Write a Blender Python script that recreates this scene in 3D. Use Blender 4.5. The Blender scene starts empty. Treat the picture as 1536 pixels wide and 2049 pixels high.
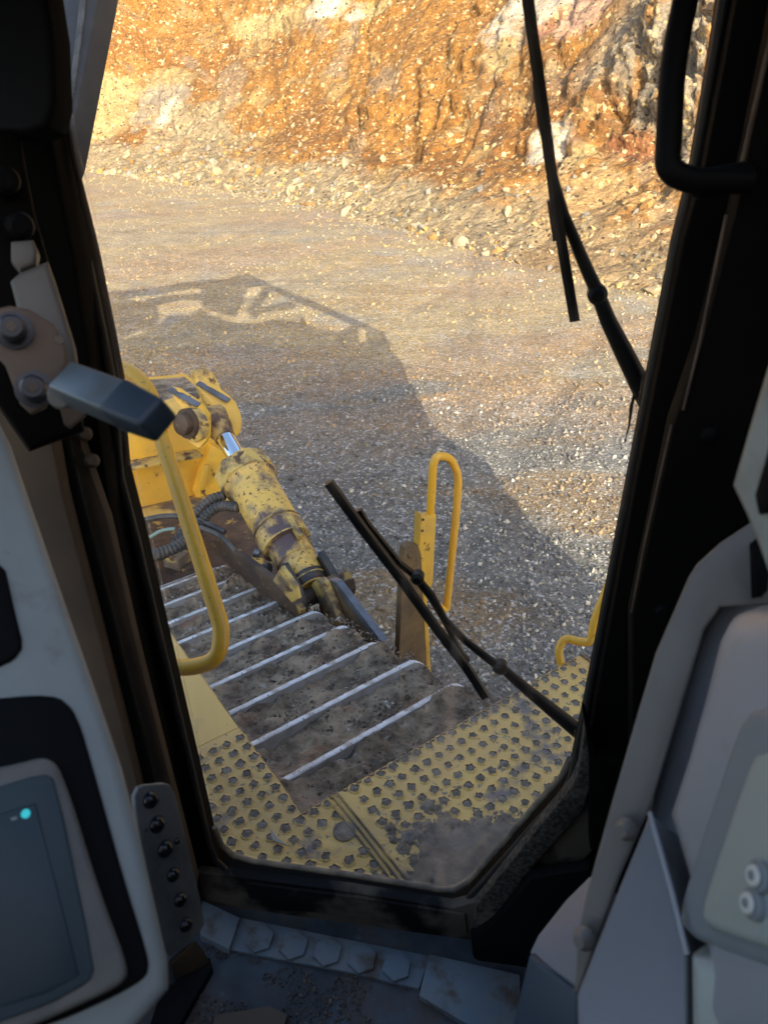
import bpy, bmesh, math, random
import numpy as np
from mathutils import Vector, Matrix, noise
rad = math.radians
random.seed(7); rng = np.random.default_rng(11)
SC = bpy.context.scene
COL = SC.collection

# ------------------------------------------------------------------ camera, sky, sun, exposure
EYE = 3.6; PITCH = rad(30.2); FPX = 1500.0
cam_d = bpy.data.cameras.new('camera'); cam = bpy.data.objects.new('camera', cam_d); COL.objects.link(cam)
cam.location = (0, 0, EYE); cam.rotation_euler = (math.pi/2 - PITCH, 0, 0)
cam_d.sensor_fit = 'VERTICAL'; cam_d.sensor_height = 36.0; cam_d.lens = 36.0*FPX/2049
cam_d.clip_start = 0.02; cam_d.clip_end = 800
cam_d.dof.use_dof = True; cam_d.dof.focus_distance = 4.5; cam_d.dof.aperture_fstop = 9.5
SC.camera = cam
SUN_EL = rad(19.5); SUN_AZ = rad(-11)                 # azimuth the light travels towards
world = bpy.data.worlds.new('World'); SC.world = world; world.use_nodes = True
wn = world.node_tree.nodes; wl = world.node_tree.links
bg = wn['Background']; sky = wn.new('ShaderNodeTexSky'); sky.sky_type = 'NISHITA'; sky.sun_disc = False
sky.sun_elevation = SUN_EL; sky.sun_rotation = math.pi + SUN_AZ; sky.altitude = 300; sky.air_density = 1.0; sky.dust_density = 4.0
wl.new(sky.outputs[0], bg.inputs[0]); bg.inputs[1].default_value = 0.15
sl = bpy.data.lights.new('sun', 'SUN'); sl.energy = 2.8; sl.angle = rad(0.2); sl.color = (1.0, 0.89, 0.68)
sun = bpy.data.objects.new('sun', sl); COL.objects.link(sun)
SD = Vector((math.sin(SUN_AZ)*math.cos(SUN_EL), math.cos(SUN_AZ)*math.cos(SUN_EL), -math.sin(SUN_EL)))
sun.rotation_euler = SD.to_track_quat('-Z', 'Y').to_euler(); sun.location = (2, -12, 8)
SC.view_settings.view_transform = 'Standard'; SC.view_settings.look = 'None'
SC.view_settings.exposure = 1.78; SC.view_settings.gamma = 1.0
cy = SC.cycles; cy.max_bounces = 7; cy.diffuse_bounces = 4; cy.glossy_bounces = 3; cy.transparent_max_bounces = 12
cy.sample_clamp_indirect = 6.0; cy.use_denoising = True; cy.caustics_reflective = False; cy.caustics_refractive = False

# ------------------------------------------------------------------ geometry of the view: rays met with real planes
CP, SP = math.cos(PITCH), math.sin(PITCH)
def ray(x, y):
    u, v = (x-768)/FPX, (y-1024.5)/FPX
    return Vector((u, CP - v*SP, -(SP + v*CP)))
O = Vector((0, 0, EYE))
def HZ(x, y, z=0.0):
    r = ray(x, y); return O + r*((z-EYE)/r.z)
YAW = rad(37)
F = Vector((-math.sin(YAW), math.cos(YAW), 0)); R = Vector((math.cos(YAW), math.sin(YAW), 0)); Z = Vector((0, 0, 1))
def M(f, r, z): return F*f + R*r + Z*z
def VF(x, y, f):
    r = ray(x, y); return O + r*(f/r.dot(F))
def VR(x, y, rr):
    r = ray(x, y); return O + r*(rr/r.dot(R))
WN = Vector((math.sin(rad(8)), math.cos(rad(8)), 0)); WU = Vector((math.cos(rad(8)), -math.sin(rad(8)), 0))
def W(x, y, D):
    r = ray(x, y); return O + r*(D/r.dot(WN))
def PD(x, y, d): return O + ray(x, y)*d
class Plane:                                         # plane through three points given by pixel and distance
    def __init__(s, a, b, c):
        a, b, c = PD(*a), PD(*b), PD(*c); s.p = a; s.n = (b-a).cross(c-a).normalized()
        if s.n.dot(a-O) < 0: s.n = -s.n
    def at(s, x, y, off=0.0):
        r = ray(x, y); return O + r*(((s.p-O).dot(s.n)+off)/r.dot(s.n))

# ------------------------------------------------------------------ materials
def mat(name, c, rough=.6, metal=0., c2=None, nscale=6., nlo=.4, nhi=.6, spots=None, bump=None, spec=.5, extra=None, attr=None, stretch=None, coat=0., grain=None):
    m = bpy.data.materials.new(name); m.use_nodes = True; nt = m.node_tree; N = nt.nodes; L = nt.links
    b = N['Principled BSDF']; b.inputs['Roughness'].default_value = rough; b.inputs['Metallic'].default_value = metal
    b.inputs['Specular IOR Level'].default_value = spec; b.inputs['Coat Weight'].default_value = coat
    tc = N.new('ShaderNodeTexCoord'); vec = tc.outputs['Object']
    if stretch:
        mp = N.new('ShaderNodeMapping'); mp.inputs['Scale'].default_value = stretch; L.new(vec, mp.inputs[0]); vec = mp.outputs[0]
    def rgb(col):
        n = N.new('ShaderNodeRGB'); n.outputs[0].default_value = (*col, 1); return n.outputs[0]
    if attr:
        a = N.new('ShaderNodeAttribute'); a.attribute_name = attr; cur = a.outputs['Color']
    else: cur = rgb(c)
    def mask(scale, lo, hi, detail=8, kind='noise', rg=.6):
        if kind == 'voro':
            t = N.new('ShaderNodeTexVoronoi'); t.inputs['Scale'].default_value = scale; L.new(vec, t.inputs['Vector']); o = t.outputs['Distance']
        elif kind == 'cell':
            t = N.new('ShaderNodeTexVoronoi'); t.inputs['Scale'].default_value = scale; L.new(vec, t.inputs['Vector'])
            s = N.new('ShaderNodeSeparateColor'); L.new(t.outputs['Color'], s.inputs[0]); o = s.outputs[0]
        else:
            t = N.new('ShaderNodeTexNoise'); t.inputs['Scale'].default_value = scale; t.inputs['Detail'].default_value = detail
            t.inputs['Roughness'].default_value = rg; L.new(vec, t.inputs['Vector']); o = t.outputs['Fac']
        r = N.new('ShaderNodeMapRange'); r.inputs[1].default_value = lo; r.inputs[2].default_value = hi; L.new(o, r.inputs[0]); return r.outputs[0]
    def mix(a, b_, f, mode='MIX'):
        x = N.new('ShaderNodeMix'); x.data_type = 'RGBA'; x.blend_type = mode
        L.new(a, x.inputs[6]); L.new(b_, x.inputs[7])
        if isinstance(f, float): x.inputs[0].default_value = f
        else: L.new(f, x.inputs[0])
        return x.outputs[2]
    if c2: cur = mix(cur, rgb(c2), mask(nscale, nlo, nhi))
    rmask = None
    for sp in (spots or []):                        # (colour, scale, lo, hi[, kind[, roughness]])
        k = sp[4] if len(sp) > 4 else 'noise'
        mk = mask(sp[1], sp[2], sp[3], kind=k); cur = mix(cur, rgb(sp[0]), mk)
        if len(sp) > 5:
            rr = N.new('ShaderNodeMapRange'); rr.inputs[3].default_value = rough; rr.inputs[4].default_value = sp[5]
            L.new(mk, rr.inputs[0]); L.new(rr.outputs[0], b.inputs['Roughness'])
            mm = N.new('ShaderNodeMapRange'); mm.inputs[3].default_value = metal; mm.inputs[4].default_value = 0; L.new(mk, mm.inputs[0]); L.new(mm.outputs[0], b.inputs['Metallic'])
    for gr in (grain or []):                        # (scale, lo, hi, kind): stone-by-stone brightness of the material
        k = mask(gr[0], 0 if gr[3] == 'cell' else .3, 1 if gr[3] == 'cell' else .7, kind=gr[3], detail=3)
        rr = N.new('ShaderNodeMapRange'); rr.inputs[3].default_value = gr[1]; rr.inputs[4].default_value = gr[2]; L.new(k, rr.inputs[0])
        cc = N.new('ShaderNodeVectorMath'); cc.operation = 'SCALE'; L.new(cur, cc.inputs[0]); L.new(rr.outputs[0], cc.inputs['Scale']); cur = cc.outputs[0]
    L.new(cur, b.inputs['Base Color'])
    prev = None
    for bp in (bump or []):                         # (scale, strength, distance[, kind])
        kk = bp[3] if len(bp) > 3 else 'noise'
        h = mask(bp[0], 0, 1, kind=kk, detail=10)
        bn = N.new('ShaderNodeBump'); bn.inputs['Strength'].default_value = bp[1]; bn.inputs['Distance'].default_value = bp[2]
        L.new(h, bn.inputs['Height'])
        if prev: L.new(prev, bn.inputs['Normal'])
        prev = bn.outputs[0]
    if prev: L.new(prev, b.inputs['Normal'])
    return m

DIRT = (.16, .12, .085); RUST = (.10, .055, .03)
m_yel = mat('yellow_paint', (.80, .47, .05), .42, c2=(.66, .40, .07), nscale=3, spots=[(RUST, 9, .62, .68, 'noise', .8), ((.05, .04, .035), 34, .66, .69, 'noise', .85), (DIRT, 2.2, .55, .85)], bump=[(60, .15, .002)])
m_yel_tube = mat('yellow_tube_paint', (.86, .46, .030), .36, c2=(.74, .40, .04), nscale=5, spots=[((.30, .22, .09), 75, .63, .69), (DIRT, 4, .68, 1.1)], bump=[(90, .08, .001)], coat=.2)
m_yel_muddy = mat('muddy_yellow_paint', (.62, .43, .12), .6, spots=[(DIRT, 6, .46, .58, 'noise', .9), (RUST, 15, .58, .64)], bump=[(30, .5, .006)])
m_cyl = mat('scraped_yellow_cylinder', (.76, .49, .11), .45, c2=(.62, .43, .14), nscale=4, spots=[((.34, .26, .13), 14, .5, .7), ((.11, .075, .075), 3.2, .53, .61, 'noise', .5), ((.12, .07, .04), 45, .58, .63, 'noise', .8)], bump=[(50, .2, .002)])
m_deck = mat('worn_tread_paint', (.82, .53, .155), .5, c2=(.70, .45, .15), nscale=5, spots=[((.20, .165, .15), 55, .60, .66, 'noise', .9), ((.25, .21, .185), 7, .57, .66, 'noise', .95)], bump=[(80, .3, .002)])
m_decksm = mat('smooth_deck_paint', (.84, .56, .17), .5, spots=[(DIRT, 70, .68, .72), (DIRT, 3, .62, .95)], bump=[(40, .1, .002)])
m_mud = mat('dried_mud', (.40, .31, .21), .95, c2=(.12, .088, .06), nscale=9, nlo=.38, nhi=.60, spots=[((.40, .36, .30), 20, .60, .70), ((.05, .04, .03), 38, .58, .66), ((.24, .12, .065), 5, .58, .70), ((.5, .47, .42), 60, .74, .76)], bump=[(45, .9, .012), (160, .8, .004)])
m_holemud = mat('packed_mud', (.30, .25, .20), .95, c2=(.16, .13, .10), nscale=40, bump=[(120, .8, .004)])
m_grous = mat('polished_grouser_steel', (.74, .78, .81), .5, .1, c2=(.54, .55, .55), nscale=14, spots=[((.30, .26, .21), 9, .55, .68, 'noise', .9), ((.22, .18, .15), 80, .58, .64, 'noise', .9)], bump=[(70, .3, .003)])
m_gside = mat('dusty_grouser_flank', (.33, .32, .31), .85, c2=(.24, .22, .20), nscale=12, bump=[(60, .4, .003)])
m_shoe = mat('dusty_track_steel', (.20, .18, .165), .75, .2, c2=(.13, .105, .09), nscale=8, bump=[(50, .5, .004)])
m_rusty = mat('oily_rusted_iron', (.11, .07, .045), .6, .2, c2=(.05, .035, .03), nscale=5, spots=[((.38, .24, .05), 7, .60, .66, 'noise', .6), ((.2, .13, .08), 20, .6, .7)], bump=[(25, .8, .01)])
m_eye = mat('rusty_yellow_eye', (.40, .27, .09), .6, c2=(.10, .055, .035), nscale=9, nlo=.42, nhi=.54, bump=[(50, .4, .003)])
m_chrome = mat('chrome_rod', (.85, .87, .9), .08, 1.0)
m_steel = mat('grey_cut_steel', (.19, .205, .235), .5, .5, c2=(.12, .12, .13), nscale=10, bump=[(50, .3, .003)])
m_dark = mat('dark_forged_steel', (.04, .042, .05), .45, .4, c2=(.09, .075, .06), nscale=12, bump=[(40, .3, .003)])
m_post = mat('brown_rusted_post', (.19, .12, .052), .8, c2=(.12, .078, .04), nscale=10, spots=[((.55, .36, .05), 18, .70, .73)], bump=[(120, .6, .003)])
m_belly = mat('grimy_belly_plate', (.15, .095, .055), .6, .1, c2=(.055, .038, .03), nscale=6, nlo=.35, nhi=.6, spots=[((.62, .40, .07), 8, .57, .62, 'noise', .5), ((.02, .02, .02), 14, .6, .66)], bump=[(18, .9, .02), (60, .5, .004)])
m_hose = mat('ribbed_black_rubber', (.035, .038, .04), .55, c2=(.10, .09, .08), nscale=12)
m_black = mat('black_frame_paint', (.003, .003, .0034), .6, spec=.07, c2=(.005, .0045, .004), nscale=4, bump=[(30, .05, .002)])
m_rubber = mat('black_window_rubber', (.014, .014, .014), .5, spots=[((.06, .045, .034), 16, .5, .75, 'noise', .8)], bump=[(90, .4, .002)])
m_rubberd = mat('dusty_window_rubber', (.12, .10, .08), .7, c2=(.27, .22, .15), nscale=22, bump=[(90, .5, .002)])
m_wip = mat('wiper_black', (.007, .008, .009), .45, spec=.3, spots=[((.03, .028, .026), 30, .66, .8)])
m_brown = mat('dusty_brown_trim', (.11, .078, .052), .75, c2=(.08, .06, .044), nscale=6, spots=[((.015, .015, .015), 40, .70, .74)], bump=[(100, .2, .001)])
m_tan = mat('tan_dust_and_highlight', (.16, .115, .08), .6, c2=(.08, .06, .05), nscale=8)  # tan for dusty edges and for highlights drawn as strips
m_panel = mat('grey_green_plastic', (.33, .38, .375), .5, c2=(.28, .31, .30), nscale=3, spots=[((.20, .185, .155), 9, .58, .72), ((.08, .075, .065), 55, .72, .75), ((.16, .15, .13), 24, .66, .72)], bump=[(350, .12, .001)])
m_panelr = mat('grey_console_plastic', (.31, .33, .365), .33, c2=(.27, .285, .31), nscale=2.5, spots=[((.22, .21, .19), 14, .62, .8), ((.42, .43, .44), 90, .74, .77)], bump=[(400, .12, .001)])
m_panelg = mat('pale_green_grey_plastic', (.33, .37, .35), .45, bump=[(400, .1, .001)])
m_lower = mat('shaded_slate_plastic', (.19, .20, .225), .42, c2=(.16, .165, .18), nscale=3, spots=[((.11, .10, .09), 18, .62, .75)], bump=[(400, .12, .001)])  # darker copy of the console plastic, with shade put into the colour
m_recess = mat('slate_grey_plastic', (.20, .23, .25), .45, bump=[(400, .1, .001)])
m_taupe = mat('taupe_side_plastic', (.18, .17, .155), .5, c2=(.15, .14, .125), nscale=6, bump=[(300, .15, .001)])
m_blk = mat('black_moulded_plastic', (.005, .0055, .0065), .6, spec=.10, bump=[(200, .1, .001)])
m_bezel = mat('dusty_monitor_bezel', (.20, .19, .165), .55, c2=(.12, .12, .12), nscale=12)
m_screen = mat('dark_glossy_screen', (.035, .058, .070), .4, spec=.35, c2=(.045, .068, .08), nscale=3)
m_latch = mat('zinc_latch_steel', (.15, .195, .235), .42, .2, c2=(.11, .13, .14), nscale=10)
m_latchd = mat('dull_zinc_steel', (.13, .13, .12), .6, .1)  # duller, warmer zinc for the latch pivot
m_grip = mat('blue_black_grip', (.028, .045, .070), .5, bump=[(250, .1, .001)])
m_bolt = mat('bolt_steel', (.05, .055, .075), .4, .2)
m_hinge = mat('brown_hinge_plate', (.19, .135, .10), .7, c2=(.14, .105, .08), nscale=9)
m_knobplate = mat('worn_grey_steel_plate', (.20, .22, .23), .5, .1, c2=(.06, .07, .075), nscale=14, nlo=.3, nhi=.7)
m_knob = mat('black_rubber_stud', (.008, .009, .012), .25)
m_floor = mat('dusty_blue_floor', (.06, .082, .108), .6, c2=(.03, .038, .046), nscale=6, spots=[((.085, .068, .058), 4.5, .50, .64, 'noise', .9), ((.15, .13, .11), 30, .62, .75)], bump=[(60, .35, .003)])
m_mat = mat('worn_blue_rubber_mat', (.125, .17, .21), .5, c2=(.16, .185, .20), nscale=11, spots=[((.10, .08, .065), 14, .52, .66, 'noise', .9), ((.02, .02, .02), 60, .72, .75)], bump=[(150, .2, .001)])
m_sill = mat('dusty_black_sill', (.006, .0065, .0075), .6, spec=.15, spots=[((.10, .085, .066), 4.0, .50, .58, 'noise', .95)], bump=[(60, .2, .001)])
m_rustsill = mat('peeling_corner_panel', (.075, .064, .050), .8, c2=(.015, .014, .012), nscale=130, nlo=.44, nhi=.56, spots=[((.15, .12, .08), 18, .56, .75), ((.01, .01, .01), 7, .5, .62)], bump=[(110, .8, .003)])
m_beam = mat('dark_grey_beam_paint', (.055, .050, .048), .6, c2=(.03, .028, .027), nscale=6, spots=[((.14, .13, .11), 50, .66, .72)], bump=[(60, .2, .002)])
m_white = mat('pale_button_plastic', (.6, .62, .58), .4)
m_cord = mat('frayed_black_cord', (.02, .015, .012), .8)
m_teal = bpy.data.materials.new('teal_indicator'); m_teal.use_nodes = True
_b = m_teal.node_tree.nodes['Principled BSDF']; _b.inputs['Base Color'].default_value = (.02, .3, .35, 1); _b.inputs['Emission Color'].default_value = (.05, .75, .85, 1); _b.inputs['Emission Strength'].default_value = .16
m_shard = mat('grey_flake', (.34, .34, .30), .7)

# dusty glass: clear pane with a real film of dust and dried splashes on it
m_glass = bpy.data.materials.new('dusty_window_glass'); m_glass.use_nodes = True
nt = m_glass.node_tree; N = nt.nodes; L = nt.links; N.remove(N['Principled BSDF'])
tr = N.new('ShaderNodeBsdfTransparent'); tr.inputs[0].default_value = (.985, .99, .985, 1)
gl = N.new('ShaderNodeBsdfGlossy'); gl.inputs['Roughness'].default_value = .02
fr = N.new('ShaderNodeFresnel'); fr.inputs[0].default_value = 1.25
df = N.new('ShaderNodeBsdfDiffuse'); df.inputs[0].default_value = (.55, .53, .50, 1)
tl = N.new('ShaderNodeBsdfTranslucent'); tl.inputs[0].default_value = (.66, .62, .56, 1)
dm = N.new('ShaderNodeMixShader'); dm.inputs[0].default_value = .75; L.new(df.outputs[0], dm.inputs[1]); L.new(tl.outputs[0], dm.inputs[2])
m1 = N.new('ShaderNodeMixShader'); sc_ = N.new('ShaderNodeMath'); sc_.operation = 'MULTIPLY'; sc_.inputs[1].default_value = .25
L.new(fr.outputs[0], sc_.inputs[0]); L.new(sc_.outputs[0], m1.inputs[0]); L.new(tr.outputs[0], m1.inputs[1]); L.new(gl.outputs[0], m1.inputs[2])
tc = N.new('ShaderNodeTexCoord')
def gnoise(scale, det, lo, hi, to, st=None):
    v = tc.outputs['Object']
    if st:
        mp = N.new('ShaderNodeMapping'); mp.inputs['Scale'].default_value = st; L.new(v, mp.inputs[0]); v = mp.outputs[0]
    t = N.new('ShaderNodeTexNoise'); t.inputs['Scale'].default_value = scale; t.inputs['Detail'].default_value = det; L.new(v, t.inputs['Vector'])
    r = N.new('ShaderNodeMapRange'); r.inputs[1].default_value = lo; r.inputs[2].default_value = hi; r.inputs[4].default_value = to; L.new(t.outputs[0], r.inputs[0]); return r.outputs[0]
a1 = gnoise(5, 5, .50, .80, .18); a2 = gnoise(9, 4, .52, .75, .75, (1, 1, .12)); a3 = gnoise(120, 3, .66, .74, .18)
ad = N.new('ShaderNodeMath'); ad.operation = 'ADD'; L.new(a1, ad.inputs[0]); L.new(a2, ad.inputs[1])
ad2 = N.new('ShaderNodeMath'); ad2.operation = 'ADD'; L.new(ad.outputs[0], ad2.inputs[0]); L.new(a3, ad2.inputs[1])
def streak(px, wdt, amt, prev, sc=(1, 1, .15)):
    dp = N.new('ShaderNodeVectorMath'); dp.operation = 'DOT_PRODUCT'; dp.inputs[1].default_value = WU; L.new(tc.outputs['Object'], dp.inputs[0])
    a = N.new('ShaderNodeMath'); a.operation = 'SUBTRACT'; a.inputs[1].default_value = W(px, 400, .926).dot(WU); L.new(dp.outputs['Value'], a.inputs[0])
    b = N.new('ShaderNodeMath'); b.operation = 'ABSOLUTE'; L.new(a.outputs[0], b.inputs[0])
    r = N.new('ShaderNodeMapRange'); r.interpolation_type = 'SMOOTHSTEP'; r.inputs[1].default_value = wdt; r.inputs[2].default_value = 0; r.inputs[4].default_value = amt; L.new(b.outputs[0], r.inputs[0])
    m = N.new('ShaderNodeMath'); m.operation = 'MULTIPLY_ADD'; L.new(r.outputs[0], m.inputs[0]); L.new(gnoise(22, 5, .36, .62, 1.0, (1, 1, .5)), m.inputs[1]); L.new(prev, m.inputs[2]); return m.outputs[0]
_p = ad2.outputs[0]
for q in ((962, .020, 1.6), (1100, .024, .6), (822, .012, .6), (640, .02, .3), (1190, .014, .5)): _p = streak(*q, _p)
ad3 = N.new('ShaderNodeMath'); ad3.operation = 'MULTIPLY_ADD'; L.new(_p, ad3.inputs[0]); ad3.inputs[1].default_value = .085; ad3.inputs[2].default_value = .0
m2 = N.new('ShaderNodeMixShader'); L.new(ad3.outputs[0], m2.inputs[0]); L.new(m1.outputs[0], m2.inputs[1]); L.new(dm.outputs[0], m2.inputs[2])
L.new(m2.outputs[0], N['Material Output'].inputs[0])

# ------------------------------------------------------------------ object helpers
def tag(o, label=None, cat=None, group=None, kind=None):
    if label: o['label'] = label
    if cat: o['category'] = cat
    if group: o['group'] = group
    if kind: o['kind'] = kind
    return o
def link(name, me, parent=None, label=None, origin=None):
    o = bpy.data.objects.new(name, me); COL.objects.link(o)
    if origin is not None:
        me.transform(Matrix.Translation(-origin)); o.location = origin
    if parent is not None:
        bpy.context.view_layer.update()
        o.parent = parent; o.matrix_parent_inverse = parent.matrix_world.inverted()
    if label: o['label'] = label
    return o
def finish(name, bm, m, parent=None, smooth=35, label=None, origin=None):
    bmesh.ops.recalc_face_normals(bm, faces=bm.faces)
    me = bpy.data.meshes.new(name); bm.to_mesh(me); bm.free()
    for x in (m if isinstance(m, (list, tuple)) else [m]): me.materials.append(x)
    if smooth:
        me.shade_smooth()
        me.set_sharp_from_angle(angle=rad(smooth))
    return link(name, me, parent, label, origin)
def prism(bm, pts, vec, bevel=0., seg=2, mi=0, back=False):
    vs = [bm.verts.new(p) for p in pts]; f = bm.faces.new(vs); f.material_index = mi
    r = bmesh.ops.extrude_face_region(bm, geom=[f]); nv = [g for g in r['geom'] if isinstance(g, bmesh.types.BMVert)]
    bmesh.ops.translate(bm, verts=nv, vec=vec)
    if bevel:
        es = {e for e in f.edges}
        if back:
            for v in nv:
                for e in v.link_edges:
                    if e.other_vert(v) in nv: es.add(e)
        bmesh.ops.bevel(bm, geom=list(es), offset=bevel, segments=seg, profile=.5, affect='EDGES', clamp_overlap=True)
    return f
def chaikin(pts, n=1, closed=True, k=.25):
    for _ in range(n):
        out = []; L_ = len(pts)
        for i in range(L_ if closed else L_-1):
            a, b = pts[i], pts[(i+1) % L_]
            out.append(tuple(a[j]*(1-k)+b[j]*k for j in range(len(a)))); out.append(tuple(a[j]*k+b[j]*(1-k) for j in range(len(a))))
        if not closed: out = [pts[0]] + out + [pts[-1]]
        pts = out
    return pts
def slab(name, px, plane, th, m, parent=None, bevel=0., seg=3, off=0., rnd=0, label=None):
    if rnd: px = chaikin(px, rnd)
    bm = bmesh.new(); prism(bm, [plane.at(x, y, off) for x, y in px], plane.n*th, bevel, seg)
    return finish(name, bm, m, parent, 40, label)
def obox(bm, c, ax, dims, bevel=0., seg=2):
    ax = [a.normalized() for a in ax]; hx, hy, hz = [d/2 for d in dims]
    vs = [bm.verts.new(c + ax[0]*x*hx + ax[1]*y*hy + ax[2]*z*hz) for x in (-1, 1) for y in (-1, 1) for z in (-1, 1)]
    fs = [bm.faces.new([vs[i] for i in q]) for q in ((0, 1, 3, 2), (4, 6, 7, 5), (0, 4, 5, 1), (2, 3, 7, 6), (0, 2, 6, 4), (1, 5, 7, 3))]
    if bevel: bmesh.ops.bevel(bm, geom=list({e for f in fs for e in f.edges}), offset=bevel, segments=seg, profile=.5, affect='EDGES')
def bar(bm, a, b, w, h, up=Z, bevel=0.):
    d = (b-a); s = d.cross(up).normalized(); u = s.cross(d).normalized()
    obox(bm, (a+b)/2, [d, s, u], (d.length, w, h), bevel)
def tube(bm, pts, r, seg=12, closed=False, rf=None, flat=1.0):
    pts = [Vector(p) for p in pts]; n = len(pts); rings = []; prev = None
    for i, p in enumerate(pts):
        a = pts[(i-1) % n] if (i or closed) else p; b = pts[(i+1) % n] if (i < n-1 or closed) else p
        t = (b-a).normalized()
        u = (prev - t*prev.dot(t)).normalized() if prev else t.orthogonal().normalized()
        prev = u; v = t.cross(u); rr = rf(i) if rf else r
        rings.append([bm.verts.new(p + (u*math.cos(k*2*math.pi/seg) + v*math.sin(k*2*math.pi/seg)*flat)*rr) for k in range(seg)])
    for i in range(n if closed else n-1):
        A, B = rings[i], rings[(i+1) % n]
        for k in range(seg): bm.faces.new((A[k], A[(k+1) % seg], B[(k+1) % seg], B[k]))
    if not closed:
        bm.faces.new(rings[0][::-1]); bm.faces.new(rings[-1])
def fillet(pts, r, n=6):
    pts = [Vector(p) for p in pts]; out = [pts[0]]
    for i in range(1, len(pts)-1):
        p, a, b = pts[i], (pts[i-1]-pts[i]), (pts[i+1]-pts[i])
        rr = min(r, a.length*.48, b.length*.48); A = p + a.normalized()*rr; B = p + b.normalized()*rr
        for k in range(n+1):
            t = k/n; out.append(A*(1-t)**2 + p*2*t*(1-t) + B*t*t)
    out.append(pts[-1]); return out
def lathe(bm, a, b, prof, seg=28, mi=0):
    d = (b-a); t = d.normalized(); u = t.orthogonal().normalized(); v = t.cross(u); rings = []
    for s, r in prof: rings.append([bm.verts.new(a + d*s + (u*math.cos(k*2*math.pi/seg)+v*math.sin(k*2*math.pi/seg))*r) for k in range(seg)])
    for i in range(len(rings)-1):
        for k in range(seg):
            f = bm.faces.new((rings[i][k], rings[i][(k+1) % seg], rings[i+1][(k+1) % seg], rings[i+1][k])); f.material_index = mi
    bm.faces.new(rings[0][::-1]); bm.faces.new(rings[-1])

# ------------------------------------------------------------------ numpy noise
_P = rng.permutation(512); _P = np.concatenate([_P, _P, _P]); _V = rng.random(512)
def vnoise(x, y, z=0.):
    x, y, z = np.broadcast_arrays(np.asarray(x, float), np.asarray(y, float), np.asarray(z, float))
    xi, yi, zi = np.floor(x).astype(int), np.floor(y).astype(int), np.floor(z).astype(int)
    fx, fy, fz = x-xi, y-yi, z-zi
    fx, fy, fz = fx*fx*(3-2*fx), fy*fy*(3-2*fy), fz*fz*(3-2*fz)
    def h(a, b, c): return _V[_P[_P[_P[a % 512] + b % 512] + c % 512] % 512]
    def lx(b, c): return h(xi, b, c)*(1-fx) + h(xi+1, b, c)*fx
    return ((lx(yi, zi)*(1-fy) + lx(yi+1, zi)*fy)*(1-fz) + (lx(yi, zi+1)*(1-fy) + lx(yi+1, zi+1)*fy)*fz)
def fbm(x, y, z=0., o=5, g=.5):
    s = 0; a = 1; t = 0
    for k in range(o):
        s = s + a*vnoise(x*2**k + 17*k, y*2**k + 31*k, np.asarray(z)*2**k); t += a; a *= g
    return s/t
def sm(x, a, b):
    t = np.clip((x-a)/(b-a), 0, 1); return t*t*(3-2*t)
def grid_mesh(name, P, colr=None):
    ny, nx = P.shape[:2]; me = bpy.data.meshes.new(name)
    me.vertices.add(nx*ny); me.vertices.foreach_set('co', P.reshape(-1).astype(np.float32))
    i = np.arange(nx*ny).reshape(ny, nx); q = np.stack([i[:-1, :-1], i[:-1, 1:], i[1:, 1:], i[1:, :-1]], -1).reshape(-1)
    nf = len(q)//4; me.loops.add(len(q)); me.loops.foreach_set('vertex_index', q.astype(np.int32))
    me.polygons.add(nf); me.polygons.foreach_set('loop_start', (np.arange(nf)*4).astype(np.int32))
    me.update(calc_edges=True)
    if colr is not None:
        at = me.color_attributes.new('tint', 'FLOAT_COLOR', 'POINT')
        c4 = np.concatenate([colr.reshape(-1, 3), np.ones((nx*ny, 1))], 1); at.data.foreach_set('color', c4.reshape(-1).astype(np.float32))
    me.shade_smooth(); return me

# ------------------------------------------------------------------ ground
def gheight(x, y):
    h = .10*(fbm(x*.35, y*.35, 3, 3)-.5) + .05*(fbm(x*1.6, y*1.6, 9, 3)-.5) + .016*(fbm(x*9, y*9, 4, 3)-.5)
    ax = (x*.35 + y*.94); ly = (-x*.94+y*.35)      # old track ruts crossing the floor
    rut = np.exp(-((np.abs(ly + 9 + 1.2*np.sin(ax*.12)) % 3.2) - 1.6)**2/.05)
    return h - .03*rut*(fbm(x*.5, y*.5, 2, 2) > .5)
C_GREY = np.array((.145, .140, .126)); C_TAN = np.array((.315, .236, .122)); C_OCH = np.array((.32, .20, .078)); C_DK = np.array((.13, .125, .12))
def gcolor(x, y):
    n1 = fbm(x*.16, y*.16, 5, 4); n2 = fbm(x*1.1, y*1.1, 7, 4); n3 = fbm(x*.5+4, y*2.2, 1, 4)
    t = sm(n1 + .050*(y-8.2), .40, .60)[..., None]  # greyer gravel near the machine, with some of its shadow in the colour
    c = C_GREY*(1-t) + C_TAN*t
    o = (sm(n3, .52, .70)*.55)[..., None]; c = c*(1-o) + C_OCH*.85*o
    g = (sm(n2, .55, .75)*.5)[..., None]; c = c*(1-g) + np.array((.22, .215, .205))*g
    sx, sy = x*.86+y*.5, -x*.5+y*.86                      # swept streaks left by blade and tracks
    k = (sm(fbm(sx*.22, sy*.7, 15, 4), .46, .62)*.6*sm(y, 5, 10))[..., None]; c = c*(1-k) + np.array((.28, .18, .10))*k
    k = (sm(fbm(sx*.3+9, sy*1.1, 25, 4), .50, .66)*.3*sm(y, 5, 10))[..., None]; c = c*(1-k) + np.array((.19, .175, .15))*k
    return c*(.78 + .44*fbm(x*6, y*6, 8, 4, .6))[..., None]
def spaced(n, near, far, p=3.):
    t = np.linspace(-1, 1, n); return near*t + (far-near)*np.sign(t)*np.abs(t)**p
gx = spaced(620, 14, 260, 7); gy = spaced(620, 20, 260, 7) + 12
X, Y = np.meshgrid(gx, gy)
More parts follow.
